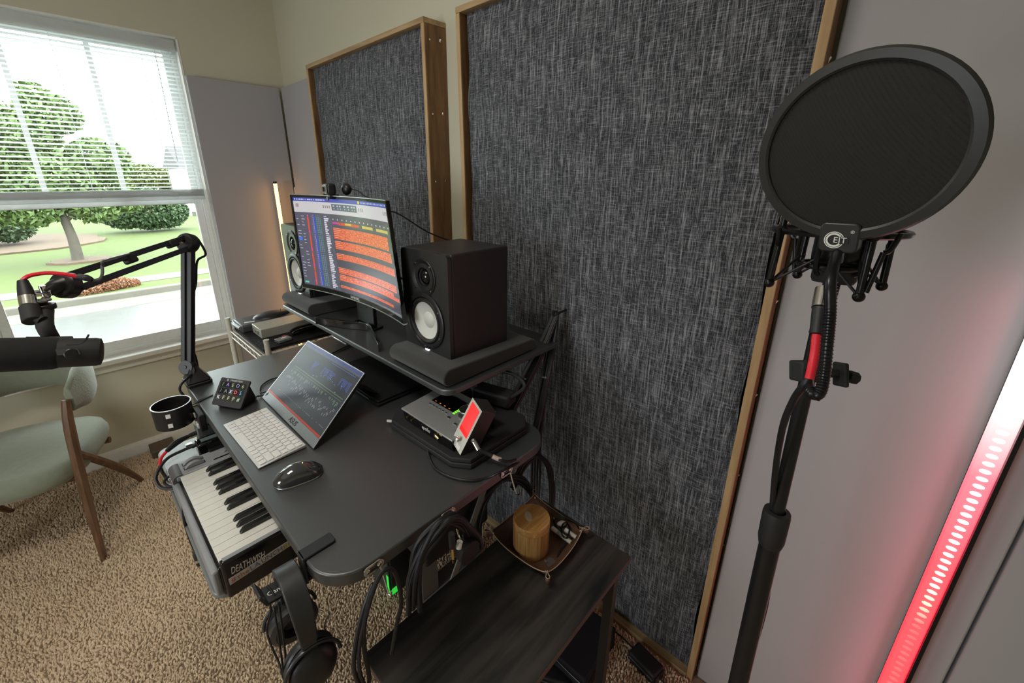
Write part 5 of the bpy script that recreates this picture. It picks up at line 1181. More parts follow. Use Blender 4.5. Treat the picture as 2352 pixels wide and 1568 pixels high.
part('mount_flange', MB().bb(.42, .675, .70, .82, DZ - .0335, DZ - .0292), M_blkmet, sb)
# ------------------------------------------------------------------ dark wooden side table, lower right
TZ = .68
M_dw = wood('dark_stained_oak', (0.008, 0.009, 0.008), (0.060, 0.052, 0.046), 2.4, 0, .42, 12)
M_dwe = wood('dark_oak_edge', (0.06, 0.035, 0.03), (0.12, 0.07, 0.06), 4, 0, .5, 8)
tb = thing('side_table', 'dark wood side table in the foreground holding the leather tray', 'table', (.54, .45, 0))
TX0, TX1, TY0, TY1 = .238, .842, .322, .610
part('table_top', MB().bb(TX0, TX1, TY0, TY1, TZ - .016, TZ), M_dw, tb, bev=.001)
part('edge_band', MB().bb(TX0, TX1, TY0 - .0008, TY0 - .0001, TZ - .0155, TZ - .0005).bb(TX0 - .0008, TX0 - .0001, TY0, TY1, TZ - .0155, TZ - .0005), M_dwe, tb, smooth=False)
M_tl = mat('black_square_tube', (.02, .019, .018), .4, .3)
for x in (TX0 + .03, TX1 - .03):
    for y in (TY0 + .03, TY1 - .03): part('leg', MB().bb(x - .0125, x + .0125, y - .0125, y + .0125, .001, TZ - .0165), M_tl, tb, bev=.002)
for y in (TY0 + .03, TY1 - .03): part('lower_rail', MB().bb(TX0 + .043, TX1 - .043, y - .01, y + .01, .08, .10), M_tl, tb)
# leather tray
M_lea = mat('dark_brown_leather', (.11, .055, .032), .42, bump=.5, bscale=220)
lyt = thing('leather_tray', 'dark brown leather valet tray with pinched corners on the side table', 'tray', (.70, .50, TZ))
tc0, tc1, tc2, tc3 = on(1128, 1222, 'Z', TZ + .030), on(1256, 1318, 'Z', TZ + .030), on(1338, 1217, 'Z', TZ + .030), on(1228, 1138, 'Z', TZ + .030)
cen = (tc0 + tc1 + tc2 + tc3) / 4; cen.z = TZ
G = 28; vs = []
def tr_pt(u, v):
    top = (tc0 * (1 - u) + tc1 * u) * (1 - v) + (tc3 * (1 - u) + tc2 * u) * v
    a, b2 = abs(2 * u - 1), abs(2 * v - 1); e = max(a, b2); cn = min(a, b2)
    rise = max(0, (e - .74) / .26); mid = 1 - cn ** 2
    k = 1 + .07 * rise * mid; p = cen + (V((top.x, top.y, TZ)) - cen) * k
    p.z = TZ + .0012 + rise ** 1.3 * (.020 + .014 * cn ** 3); return p
for j in range(G + 1):
    for i in range(G + 1): vs.append(tr_pt(i / G, j / G))
part('leather_sheet', MB().add(vs, [(j * (G + 1) + i, j * (G + 1) + i + 1, (j + 1) * (G + 1) + i + 1, (j + 1) * (G + 1) + i) for j in range(G) for i in range(G)]), M_lea, lyt, sol=.002, ang=70)
M_st = mat('pale_stitching', (.42, .33, .24), .7)
rim = [tr_pt(i / G, 0) for i in range(G)] + [tr_pt(1, i / G) for i in range(G)] + [tr_pt(1 - i / G, 1) for i in range(G)] + [tr_pt(0, 1 - i / G) for i in range(G)]
part('stitched_rim', MB().tube([p + V((0, 0, .0012)) for p in rim], .0011, 5, sub=0, closed=True), M_st, lyt)
for k, (u, v) in enumerate(((0, 0), (1, 0), (1, 1), (0, 1))):
    p = tr_pt(u, v); o = (p - cen); o.z = 0; o.normalize(); s_ = V((-o.y, o.x, 0))
    lp_ = [p - o * .004 + s_ * .0022, p + o * .004 + s_ * .0018, p + o * .013 + s_ * .005, p + o * .018, p + o * .013 - s_ * .005, p + o * .004 - s_ * .0018, p - o * .004 - s_ * .0022]
    mm = MB(); S = spline(lp_, 5); vs = []
    for q in S: vs += [q + V((0, 0, .001)), q + V((0, 0, -.017))]
    part('pinched_corner', mm.add(vs, [(2 * i, 2 * i + 1, 2 * i + 3, 2 * i + 2) for i in range(len(S) - 1)]), M_lea, lyt, sol=.0018)
    part('corner_stitching', MB().tube([q + V((0, 0, .002)) for q in lp_], .0009, 5), M_st, lyt)
    part('snap_stud', MB().ball(p - o * .006 + V((0, 0, -.008)), .0028, 8, 6), M_chrome, lyt)
# bamboo jar
jc = on(1219, 1270, 'Z', TZ + .003); jc = (on(1176, 1247, 'Z', TZ + .02) + on(1262, 1247, 'Z', TZ + .02)) / 2 + V((.004, .003, 0)); jc.z = TZ + .0035
jr = (on(1176, 1262, 'Z', TZ + .02) - on(1262, 1262, 'Z', TZ + .02)).length / 2 * .99
jh = .098
M_bam = wood('bamboo_wall', (0.34, 0.17, 0.05), (0.66, 0.40, 0.15), 7, 2, .35, 24, .4)
M_baml = wood('bamboo_lid', (0.40, 0.185, 0.05), (0.66, 0.36, 0.12), 9, 0, .3, 12, .5)
jar = thing('bamboo_jar', 'round bamboo jar with lid standing in the leather tray', 'jar', jc)
part('jar_body', MB().lathe([(0, 0), (jr * .97, 0), (jr * .985, .002), (jr * .985, jh - .020), (0, jh - .020)], jc, (0, 0, 1), 56), M_bam, jar)
part('lid', MB().lathe([(jr * .985, jh - .0195), (jr, jh - .019), (jr, jh - .003), (jr * .97, jh), (0, jh)], jc, (0, 0, 1), 56), M_baml, jar)
wear = blob_poly(0, 0, jr * .20, jr * .34, 18, 8)
part('worn_patch', MB().prism(wear, 0, .0003, Matrix.Translation(jc + V((-.004, .008, jh + .0001))) @ Matrix.Rotation(R_(-40), 4, 'Z')), mat('pale_worn_wood', (.52, .42, .29), .6, nscale=120, namp=.25), jar, label='pale worn patch on the lid')
# things in the tray beside the jar
u_ = lambda px, py, z: on(px, py, 'Z', TZ + z)
for k, (a, b_) in enumerate((((1268, 1212), (1312, 1246)), ((1298, 1216), (1324, 1234)))):
    t = thing('marker_pen', ['pale grey stick nearest the jar in the leather tray', 'pale grey stick at the far side of the leather tray'][k], 'pen', u_(*a, .02), 0, 'pale sticks in the tray')
    pA, pB = u_(*a, .016 + .004 * k), u_(*b_, .016 + .004 * k)
    part('barrel', MB().tube([pA, pB], .0058, 14, sub=0), mat('pale_grey_plastic%d' % k, (.42, .43, .36), .35), t, bev=.001)
    part('cap', MB().tube([pA, pA * .7 + pB * .3], .0063, 14, sub=0), M_whitep, t, bev=.001)
t = thing('white_earbud_case', 'small white rounded case beside the jar in the leather tray', 'case', u_(1290, 1202, .02))
part('case_half', MB().ball(u_(1290, 1202, .018), .011, 16, 10, (1.3, .8, .6), Matrix.Rotation(R_(-30), 3, 'Z')), M_whitep, t)
part('seam', MB().lathe([(.0145, -.0004), (.0147, 0), (.0145, .0004)], u_(1290, 1202, .018), (0, 0, 1), 20), M_steelg, t)
t = thing('folded_glasses', 'black folded glasses lying behind the jar in the leather tray', 'glasses', u_(1300, 1190, .03))
part('temple', MB().tube([u_(1275, 1188, .030), u_(1300, 1190, .032), u_(1325, 1204, .032), u_(1330, 1214, .026)], .0032, 8), M_gloss, t)
part('temple', MB().tube([u_(1272, 1196, .022), u_(1278, 1210, .020), u_(1296, 1226, .018)], .0032, 8), M_gloss, t)
part('lens_rim', MB().tube([u_(1302, 1200, .026), u_(1308, 1215, .026), u_(1302, 1235, .024), u_(1290, 1225, .024), u_(1292, 1205, .026)], .0022, 8, closed=True), M_gloss, t)
part('hinge', MB().ball(u_(1272, 1190, .026), .003, 8, 6), M_chrome, t)
t = part('lanyard_cord', MB().tube([u_(1306, 1206, .026), u_(1306, 1226, .020), u_(1298, 1246, .012), u_(1286, 1266, .008), u_(1280, 1280, .006)], .0022, 7), M_cable); tag(t, 'black cord lying across the right side of the leather tray', 'cord')
t = thing('dark_pick', 'dark flat disc with a bright edge at the near corner of the leather tray', 'disc', u_(1265, 1290, .01))
part('disc', MB().cyl(u_(1265, 1293, .006), u_(1265, 1293, .008) + V((0, 0, .0015)), .0125, n=24), mat('plum_plastic', (.045, .028, .03), .35), t, bev=.0005)
part('bright_clip', MB().box(u_(1254, 1289, .011), (.002, .007, .006)), M_chrome, t)
# ------------------------------------------------------------------ things on the floor by the large panel
fc_ = [on(*q, 'Z', .0) for q in ((1345, 1394), (1418, 1446), (1350, 1568), (1268, 1510))]
fz = .09
fc_ = [on(*q, 'Z', fz) for q in ((1352, 1393), (1417, 1441), (1345, 1566), (1272, 1500))]
def quadbox(P, z0, z1): return MB().prism([(p.x, p.y) for p in P], z0, z1)
t = thing('black_case', 'flat black case with a small metal clasp on the carpet beside the large fabric panel', 'case', ((fc_[0] + fc_[2]) / 2).xy.to_3d())
c4 = (fc_[0] + fc_[1] + fc_[2] + fc_[3]) / 4
m_c = mat('black_blue_fabric', (.008, .009, .014), .8)
part('case_body', quadbox(fc_, .001, fz * .6), m_c, t, bev=.006); part('case_lid', quadbox([c4 + (p - c4) * .99 for p in fc_], fz * .61, fz), m_c, t, bev=.006)
cl_ = on(1392, 1430, 'Z', fz)
part('clasp', MB().box(cl_ + V((0, 0, .002)), (.020, .016, .004), Matrix.Rotation(R_(30), 3, 'Z')).box(cl_ + V((-.012, .002, .001)), (.006, .018, .008), Matrix.Rotation(R_(30), 3, 'Z')), M_chrome, t, bev=.001)
part('zip_line', MB().tube([fc_[3] * .99 + V((.01, .005, -.02)), (fc_[3] + fc_[2]) / 2 + V((-.004, -.002, -.018)), fc_[2] + V((-.004, -.002, -.02))], .0016, 6), M_steelg, t)
q0, q1 = on(1455, 1500, 'Z', .03), on(1505, 1552, 'Z', .03); d_ = (q1 - q0); L_ = d_.length; rz_ = math.atan2(d_.y, d_.x); mid = (q0 + q1) / 2
def block(name, label, mid, L, w_, h, rz_, cat='block'):
    t = thing(name, label, cat, (mid.x, mid.y, 0), rz_)
    part('body', MB().box((0, 0, h / 2 + .001), (L, w_, h)), M_rub, t, local=True, bev=.008, seg=3)
    part('groove', MB().box((0, -w_ / 2 - .0005, h * .6), (L * .9, .001, .004)), M_steelg, t, local=True)
    part('end_cap', MB().box((L / 2 + .002, 0, h / 2), (.004, w_ * .8, h * .7)), M_black, t, local=True, bev=.001)
    return t
block('floor_power_strip', 'black power strip on the carpet against the foot of the large fabric panel', mid + V((.012, 0, 0)), L_ * 1.2, .060, .045, rz_, 'power strip')
block('black_foot_bar', 'black bar lying beside the foot of the side table near the picture bottom', on(1258, 1545, 'Z', .03) , .16, .05, .04, R_(-62) , 'bar')
t = part('floor_cord', MB().tube([on(1412, 1450, 'Z', .016), on(1430, 1464, 'Z', .016), on(1448, 1482, 'Z', .018), on(1458, 1490, 'Z', .03)], .0028, 7), M_cable); tag(t, 'thin black cord on the carpet between the case and the power strip', 'cord')
t = part('floor_cord', MB().tube([on(1508, 1552, 'Z', .03), on(1520, 1562, 'Z', .016), on(1535, 1580, 'Z', .014)], .0028, 7), M_cable); tag(t, 'short black cord leaving the power strip toward the picture bottom', 'cord')
t = thing('wood_offcut', 'brown wooden plank on the carpet below the side table edge', 'plank', on(1300, 1540, 'Z', 0))
w0, w1 = on(1262, 1520, 'Z', .02), on(1345, 1590, 'Z', .02); dd = (w1 - w0).normalized(); nn = V((-dd.y, dd.x, 0)) * .016
part('plank', quadbox([w0 - nn, w1 - nn, w1 + nn, w0 + nn], .002, .022), wood('reddish_wood', (.10, .05, .03), (.17, .09, .06), 4, 0, .6, 8), t, bev=.001)
# ------------------------------------------------------------------ vocal microphone, shock mount, pop filter, stand
PC, PN = V((.5151, .0451, 1.6424)), V((-.96919, .18874, -.15827)).normalized()
ms_ = thing('microphone_stand', 'black upright microphone stand in the right foreground', 'microphone stand', (.60, .02, 0))
s0, s1 = V((.5408, .0398, 1.497)), V((.5215, .0390, 1.30)) 
s1 = on(1797, 1072, 'X', .541); s1 = CAMP + ray(1797, 1072) * (s1 - CAMP).dot(RF)
s0 = CAMP + ray(1874, 735) * .445; s2 = CAMP + ray(1712, 1487) * .715
# make it a true straight pole: direction from s0 to s2 adjusted to vertical
s0 = V((.572, .0425, 1.462)); s2 = CAMP + ray(1714, 1487) * ((1.0 - 1.62) / ray(1714, 1487).z * 1.07)
dr = (s2 - s0).normalized(); sJ = s0 + dr * ((s0.z - 1.205) / -dr.z); sF = s0 + dr * ((s0.z - .03) / -dr.z)
part('upper_tube', MB().cyl(s0, sJ + dr * .02, .0080, n=24), M_blkmet, ms_)
part('lower_tube', MB().cyl(sJ + dr * .05, sF, .0125, n=28), M_blkmet, ms_)
part('height_clutch', MB().lathe([(.0095, 0), (.0150, .001), (.0158, .006), (.0155, .045), (.0135, .055)], sJ, dr, 28), M_rub, ms_)
part('round_base', MB().lathe([(0, .0005), (.13, .0005), (.13, .012), (.12, .02), (.02, .03), (0, .032)], (sF.x, sF.y, 0), (0, 0, 1), 48), M_blkmet, ms_)
# microphone
mb_ = V((.5996, .0434, 1.5095)); mu = V((.10, .02, 1)).normalized()
vm = thing('studio_microphone', 'large black condenser microphone behind the round pop filter', 'microphone', mb_)
M_mic = mat('satin_black_metal', (.012, .012, .013), .28, .5)
part('body', MB().lathe([(0, 0), (.022, 0), (.0245, .003), (.0252, .012), (.0252, .085), (.0, .085)], mb_ + mu * .016, mu, 44), M_mic, vm)
part('base_ring', MB().lathe([(0, -.004), (.019, -.004), (.021, 0), (.021, .010), (.0235, .012), (.0235, .0155), (0, .0155)], mb_, mu, 36), M_blackm, vm)
part('head_grille', MB().lathe([(.0252, .086), (.0262, .09), (.0262, .125), (.022, .142), (.010, .149), (0, .150)], mb_ + mu * .016, mu, 40), M_foam, vm)
# shock mount
sm = thing('shock_mount', 'black wire cradle shock mount around the studio microphone', 'shock mount', mb_)
sc_, srad = mb_ + mu * .054 + V((-.006, .006, 0)), .0595
def rp(a, r, h): 
    e1 = V((1, 0, -.02)).normalized(); e2 = mu.cross(e1).normalized(); return sc_ + e1 * (r * math.cos(a)) + e2 * (r * math.sin(a)) + mu * h
part('outer_ring', MB().tube([rp(2 * math.pi * i / 40, srad, 0) for i in range(40)], .0034, 8, sub=0, closed=True), M_mic, sm)
part('upper_ring', MB().tube([rp(2 * math.pi * i / 40, .034, .02) for i in range(40)], .0022, 8, sub=0, closed=True), M_mic, sm)
part('inner_ring', MB().tube([rp(2 * math.pi * i / 40, .0285, -.038) for i in range(40)], .0028, 8, sub=0, closed=True), M_mic, sm)
for k in range(4):
    a = R_(35 + 90 * k)
    part('outer_post', MB().cyl(rp(a, srad * .93, .040), rp(a, srad * .98, -.058), .0036, n=12).ball(rp(a, srad * .98, -.060), .0056, 12, 8).ball(rp(a, srad * .955, 0), .0062, 12, 8), M_mic, sm)
    part('inner_post', MB().tube([rp(a + .7, .034, .045), rp(a + .7, .034, 0), rp(a + .7, .033, -.036), rp(a + .7, .024, -.046)], .0026, 8), M_mic, sm)
    part('side_bar', MB().cyl(rp(a + .16, srad * 1.04, -.015), rp(a + .06, srad * 1.02, -.055), .0026, n=10).tube([rp(a + .16, srad * 1.04, -.015), rp(a + .2, srad * 1.10, -.012), rp(a + .24, srad * 1.16, .004)], .0024, 7), M_mic, sm)
    part('elastic_cord', MB().cyl(rp(a, srad * .98, -.060), rp(a + .55, .0285, -.030), .0015, n=7).cyl(rp(a, srad * .98, -.060), rp(a - .55, .0285, -.030), .0015, n=7), M_cable, sm)
part('mount_neck', MB().cyl(mb_ - mu * .003, s0 + V((.0, 0, -.012)), .0085, n=16), M_mic, sm)
# cable plug under the mic
xa, xb, xc_ = CAMP + ray(1893, 664) * .425, CAMP + ray(1885, 708) * .418, CAMP + ray(1876, 768) * .412
vc = thing('vocal_mic_cable', 'microphone cable with red sleeve running down the right microphone stand', 'cable', xa)
part('plug_barrel', MB().tube([xa, xb], .0078, 20, sub=0), M_chrome, vc, label='silver plug barrel')
part('plug_boot', MB().tube([xb, xc_], [.0072, .0062], 18, sub=0), M_rub, vc)
rs_ = [xc_, CAMP + ray(1872, 805) * .410, CAMP + ray(1866, 840) * .408, CAMP + ray(1859, 870) * .408]
part('red_sleeve', MB().tube(rs_, .0042, 10), M_red, vc)
cp = [rs_[-1], CAMP + ray(1846, 885) * .41, CAMP + ray(1822, 920) * .43, CAMP + ray(1797, 985) * .46, CAMP + ray(1780, 1090) * .52, CAMP + ray(1772, 1200) * .555, CAMP + ray(1768, 1290) * .58, CAMP + ray(1762, 1370) * .60, CAMP + ray(1746, 1440) * .65, CAMP + ray(1722, 1520) * .69, CAMP + ray(1705, 1600) * .73]
part('cord', MB().tube(cp, .0035, 9), M_cable, vc)
# pop filter
pf = thing('pop_filter', 'big round black double mesh pop filter in front of the studio microphone', 'pop filter', PC)
e1 = V((0, 0, 1)).cross(PN).normalized(); e2 = PN.cross(e1)
part('rim', MB().lathe([(.0705, .004), (.0725, .0055), (.0795, .0045), (.0815, 0), (.0795, -.0045), (.0725, -.0055), (.0705, -.004), (.0702, 0), (.0705, .004)], PC, PN, 72), mat('pop_rim_plastic', (.022, .023, .024), .42), pf)
M_net = bpy.data.materials.new('black_nylon_mesh'); M_net.use_nodes = True; nt = M_net.node_tree; b_ = nt.nodes['Principled BSDF']; b_.inputs['Base Color'].default_value = (.012, .012, .010, 1); b_.inputs['Roughness'].default_value = .75
tcn = nt.nodes.new('ShaderNodeTexCoord'); wv = []
for ax_ in ('X', 'Y'):
    wn = nt.nodes.new('ShaderNodeTexWave'); wn.bands_direction = ax_; wn.inputs['Scale'].default_value = 420; nt.links.new(tcn.outputs['Object'], wn.inputs['Vector']); wv.append(wn)
b_.inputs['Base Color'].default_value = (.006, .006, .005, 1)
mm_ = nt.nodes.new('ShaderNodeMath'); mm_.operation = 'MAXIMUM'; nt.links.new(wv[0].outputs['Fac'], mm_.inputs[0]); nt.links.new(wv[1].outputs['Fac'], mm_.inputs[1])
mr_ = nt.nodes.new('ShaderNodeMapRange'); mr_.inputs[1].default_value = .2; mr_.inputs[2].default_value = .5; mr_.inputs[3].default_value = .82; mr_.inputs[4].default_value = 1; nt.links.new(mm_.outputs[0], mr_.inputs[0]); nt.links.new(mr_.outputs[0], b_.inputs['Alpha'])
for h in (.002, -.002): part('mesh_screen', MB().lathe([(.0703, h), (.045, h * 1.5), (.02, h * 1.8), (0, h * 2)], PC, PN, 48), M_net, pf)
tp_ = CAMP + ray(1930, 548) * ((PC - CAMP).dot(PN) / ray(1930, 548).dot(PN)); 
tup = (PC - tp_).normalized(); tx = PN.cross(tup) * -1
if tx.dot(RR) < 0: tx = -tx
Mt = frame_M(tp_, tx, tup)
part('logo_tab', MB().prism(rrect(-.0160, .0160, -.0125, .0165, .005, 4), -.006, .006, Mt), mat('tab_plastic', (.02, .021, .022), .35), pf, bev=.0015)
hf = 1 if (Mt.to_3x3() @ V((0, 0, 1))).dot(CAMP - tp_) > 0 else -1
Ml = frame_M(tp_ + PN * .0064, tx, tup)
part('logo_ring', MB().lathe([(.0082, 0), (.0082, .0003), (.0074, .0003), (.0074, 0)], tp_ + PN * .0062 - tx * .003, PN, 30).lathe([(.0068, 0), (.0068, .0003), (.0052, .0003), (.0052, 0)], tp_ + PN * .0062 - tx * .003, PN, 30), M_print, pf)
part('logo_gap', MB().prism(rrect(-.0005, .0085, -.0034, .0036, .001, 2), 0, .0005, frame_M(tp_ + PN * .0062, tx, tup)), M_blackm, pf)
text('logo_letters', 'EJT', .0080, frame_M(tp_ + PN * .0068 + tx * .0018, tx, tup), M_print, pf, ext=.0001)
text('registered_mark', '\u00ae', .0042, frame_M(tp_ + PN * .0064 + tx * .0105 + tup * .0085, tx, tup), M_print, pf, ext=.0001)
gn = [tp_ - tup * .012 + PN * -.0005, CAMP + ray(1908, 640) * .385, CAMP + ray(1906, 720) * .385, CAMP + ray(1899, 800) * .387, CAMP + ray(1893, 860) * .39, CAMP + ray(1886, 896) * .39, CAMP + ray(1875, 908) * .392, CAMP + ray(1862, 898) * .40, CAMP + ray(1856, 872) * .415, CAMP + ray(1858, 850) * .428]
part('gooseneck', MB().tube(gn, .0048, 12, sub=8), M_blkmet, pf)
S = spline(gn[1:8], 24); vs_m = MB()
acc = 0; last = S[0]
for i in range(1, len(S) - 1):
    acc += (S[i] - last).length; last = S[i]
    if acc > .0026:
        acc = 0; dd = (S[i + 1] - S[i - 1]).normalized(); vs_m.lathe([(.0049, -.0007), (.0056, 0), (.0049, .0007)], S[i], dd, 12)
part('gooseneck_rib', vs_m, M_blkmet, pf)['kind'] = 'stuff'
part('neck_socket', MB().cyl(tp_ - tup * .0125, tp_ - tup * .024, .0052, n=12), M_steelg, pf)
ck = CAMP + ray(1848, 852) * .452
Mc = Matrix((RR, RF, RU)).transposed()
part('clamp_block', MB().box(ck, (.020, .022, .022), Mc).box(ck + RR * .021 + RU * -.002, (.028, .012, .009), Mc), M_blackm, pf, bev=.002)
part('clamp_plate', MB().box(ck + RR * .036 + RU * -.003 - RF * .004, (.005, .018, .026), Mc), M_blackm, pf, bev=.002)
part('clamp_knob', MB().cyl(ck + RR * .038 + RU * -.003, ck + RR * .048 + RU * -.006, .0022, n=10).cyl(ck + RR * .046 + RU * -.005, ck + RR * .056 + RU * -.008, .0070, n=8), M_blackm, pf, bev=.001)

# ------------------------------------------------------------------ light bars
def led_mat(name, stops, strength, zrange):
    m = bpy.data.materials.new(name); m.use_nodes = True; nt = m.node_tree; b = nt.nodes['Principled BSDF']
    tc = nt.nodes.new('ShaderNodeTexCoord'); sp2 = nt.nodes.new('ShaderNodeSeparateXYZ'); nt.links.new(tc.outputs['Object'], sp2.inputs[0])
    mr = nt.nodes.new('ShaderNodeMapRange'); mr.inputs[1].default_value = zrange[0]; mr.inputs[2].default_value = zrange[1]; nt.links.new(sp2.outputs[2], mr.inputs[0])
    cr = nt.nodes.new('ShaderNodeValToRGB'); e = cr.color_ramp.elements
    while len(e) < len(stops): e.new(.5)
    for k, (p, c) in enumerate(stops): e[k].position = p; e[k].color = (*c, 1)
    nt.links.new(mr.outputs[0], cr.inputs[0]); nt.links.new(cr.outputs[0], b.inputs['Emission Color']); b.inputs['Emission Strength'].default_value = strength; b.inputs['Base Color'].default_value = (.3, .3, .3, 1)
    return m
lb = thing('red_light_bar', 'tall vertical red and white LED light bar standing against the grey boards at the right', 'LED light bar', (1.13, -.215, 0))
LT = 1.62
lmz = lambda z: z / LT
part('aluminium_channel', MB().bb(1.115, 1.155, -.240, -.2335, .012, LT).bb(1.150, 1.156, -.2334, -.2005, .012, LT), M_blkmet, lb)
part('light_tube', MB().bb(1.122, 1.1495, -.2333, -.2000, .014, LT - .004), led_mat('red_white_diffuser', [(0, (.75, .004, .02)), (.40, (.85, .01, .035)), (.52, (.9, .02, .05)), (.66, (.95, .12, .18)), (.74, (1, .62, .62)), (.8, (1, .85, .85)), (1, (1, .9, .92))], 1.25, (0, LT)), lb, bev=.003)
ml_ = led_mat('pixel_white', [(0, (.75, .03, .03)), (.42, (.9, .05, .06)), (.46, (.95, .5, .35)), (.52, (1, .75, .65)), (.6, (1, .9, .85)), (1, (1, 1, 1))], 1.6, (0, LT))
pxm = MB().ball((0, 0, 0), .0062, 10, 6, (.25, 1.0, .85)).mesh('pixel', ml_)
m = MB()
for k in range(92):
    z = .02 + k * .0172; m.ball((1.1215, -.2165, z), .0062, 10, 6, (.25, 1.35, .75))
part('pixel_lights', m, ml_, lb)['kind'] = 'stuff'
part('red_side_diffuser', MB().bb(1.122, 1.150, -.2410, -.2401, .014, LT), mat('red_glow', (.5, .01, .03), .5, emis=(.85, .01, .05), estr=.35), lb)
part('foot', MB().bb(1.10, 1.157, -.25, -.18, 0, .0119), M_blkmet, lb)
l1 = bpy.data.lights.new('red_bar_glow', 'AREA'); l1.shape = 'RECTANGLE'; l1.size = 1.3; l1.size_y = .03; l1.energy = .45; l1.color = (1, .25, .32)
o = bpy.data.objects.new('red_bar_glow', l1); COL.objects.link(o); o.matrix_world = Matrix.Translation((1.119, -.1985, .8)) @ (V((-.3, 1, 0)).to_track_quat('-Z', 'X').to_matrix().to_4x4())
ab = thing('amber_light_bar', 'thin vertical amber LED light bar in the corner behind the left speaker', 'LED light bar', (1.02, 2.95, 0))
part('amber_tube', MB().cyl((1.020, 2.95, .02), (1.020, 2.95, 1.575), .011, n=20), mat('amber_glow', (.6, .3, .05), .4, emis=(1.0, .48, .12), estr=6.0), ab)
part('end_cap', MB().cyl((1.020, 2.95, 1.5752), (1.020, 2.95, 1.588), .0115, n=20), M_blkmet, ab); part('back_channel', MB().bb(1.012, 1.028, 2.962, 2.968, .01, 1.58), M_blkmet, ab); part('foot', MB().cyl((1.02, 2.95, 0), (1.02, 2.95, .012), .07, n=28), M_blkmet, ab)

# ------------------------------------------------------------------ green armchair by the window
M_vel = mat('sage_green_velvet', (.225, .255, .19), .85, nscale=35, namp=.10, bump=.5, bscale=120, sheen=.4)
M_wal = wood('walnut_chair_leg', (.10, .050, .026), (.20, .105, .055), 6, 2, .45, 8)
ch_ = thing('armchair', 'sage green upholstered chair with walnut legs beside the window', 'chair', (-.36, 2.56, 0))
fF, fR = V((-.191, 2.227, 0)), V((.008, 2.753, 0)); fd = (fR - fF).normalized(); rt_ = V((fd.y, -fd.x, 0)); lf = -rt_
def cpt(s_, w_, z): return fF + fd * s_ + lf * w_ + V((0, 0, z))     # s: front(0) to back, w: from near side leftwards
CWd = .52
# seat cushion : rounded slab
n1, n2 = 32, 10; vs = []
sc0, sw0, sa, sb_ = .275, CWd / 2 + .005, .285, .265
for j in range(n2 + 1):
    ph = -math.pi / 2 + math.pi * j / n2
    for i in range(n1):
        a = 2 * math.pi * i / n1; ca_, sa_ = math.cos(a), math.sin(a); q = (abs(ca_) ** 3.2 + abs(sa_) ** 3.2) ** (-1 / 3.2)
        k = .80 + .20 * math.cos(ph) ** .6; vs.append(cpt(sc0 + sa * q * ca_ * k, sw0 + sb_ * q * sa_ * k, .425 + .045 * math.sin(ph) + (.012 * (1 - (q * ca_ * k) ** 2) if ph > 0 else 0)))
fs = [(j * n1 + i, j * n1 + (i + 1) % n1, (j + 1) * n1 + (i + 1) % n1, (j + 1) * n1 + i) for j in range(n2) for i in range(n1)] + [tuple(range(n1 - 1, -1, -1)), tuple(range(n2 * n1, (n2 + 1) * n1))]
part('seat', MB().add(vs, fs), M_vel, ch_, ang=80)
# wrap-around back cushion
NB, NC = 40, 12; vs = []
for i in range(NB + 1):
    t_ = i / NB; a = math.pi * (t_) ; w_ = CWd / 2 + .005 - math.cos(a) * (CWd / 2 + .02); s_ = .13 + (math.sin(a) ** .75) * .47
    da = .02; a2 = a + da; w2_, s2_ = CWd / 2 + .005 - math.cos(a2) * (CWd / 2 + .02), .13 + (max(0, math.sin(a2)) ** .75) * .47
    tw, ts = w2_ - w_, s2_ - s_; l = math.hypot(tw, ts) or 1; nw, ns = -ts / l, tw / l
    e = min(t_, 1 - t_); hh = .085 + .035 * min(1, e * 4); th = .030 * (min(1, (e + .012) * 16) ** .5); zc = .735 + .015 * math.sin(a); hh *= min(1, (e + .035) * 12) ** .5
    for j in range(NC):
        b_ = 2 * math.pi * j / NC; cb_, sb2 = math.cos(b_), math.sin(b_)
        vs.append(cpt(s_ + ns * cb_ * th, w_ + nw * cb_ * th, zc + hh * (abs(sb2) ** .7 * (1 if sb2 > 0 else -1))))
fs = [(i * NC + j, i * NC + (j + 1) % NC, (i + 1) * NC + (j + 1) % NC, (i + 1) * NC + j) for i in range(NB) for j in range(NC)] + [tuple(range(NC - 1, -1, -1)), tuple(range(NB * NC, (NB + 1) * NC))]
part('backrest', MB().add(vs, fs), M_vel, ch_, ang=80)
for w0_, sg in ((0, 1), (CWd + .01, -1)):
    part('leg', MB().tube([cpt(.0, w0_, .002), cpt(.045, w0_ + .0 * sg, .36), cpt(.085, w0_ - .004 * sg, .62), cpt(.115, w0_ - .010 * sg, .74)], [.011, .0185, .019, .014], 8, sub=4), M_wal, ch_, label='tapered walnut front leg')
    part('leg', MB().tube([cpt(.56, w0_ - .0 * sg, .002), cpt(.36, w0_ + .005 * sg, .24), cpt(.10, w0_ + .012 * sg, .50)], [.011, .018, .017], 8, sub=4), M_wal, ch_, label='splayed walnut rear leg')
part('seat_rail', MB().tube([cpt(.10, .012, .385), cpt(.10, CWd, .385)], .016, 8, sub=0), M_wal, ch_)
part('seat_rail', MB().tube([cpt(.40, .012, .375), cpt(.40, CWd, .375)], .016, 8, sub=0), M_wal, ch_)
# wall outlet plate / floor vent seen by the baseboard
t = thing('small_wood_box', 'small brown box on the carpet at the wall behind the keyboard tray', 'box', (.16, 2.98, 0))
q = on(350, 1050, 'Z', 0)
part('box', MB().bb(q.x - .0, q.x + .12, q.y - .04, q.y + .10, .001, .05), mat('brown_box', (.12, .085, .055), .6), t, bev=.006); part('slot', MB().bb(q.x + .03, q.x + .035, q.y - .0405, q.y - .0395, .015, .045), M_blackm, t)

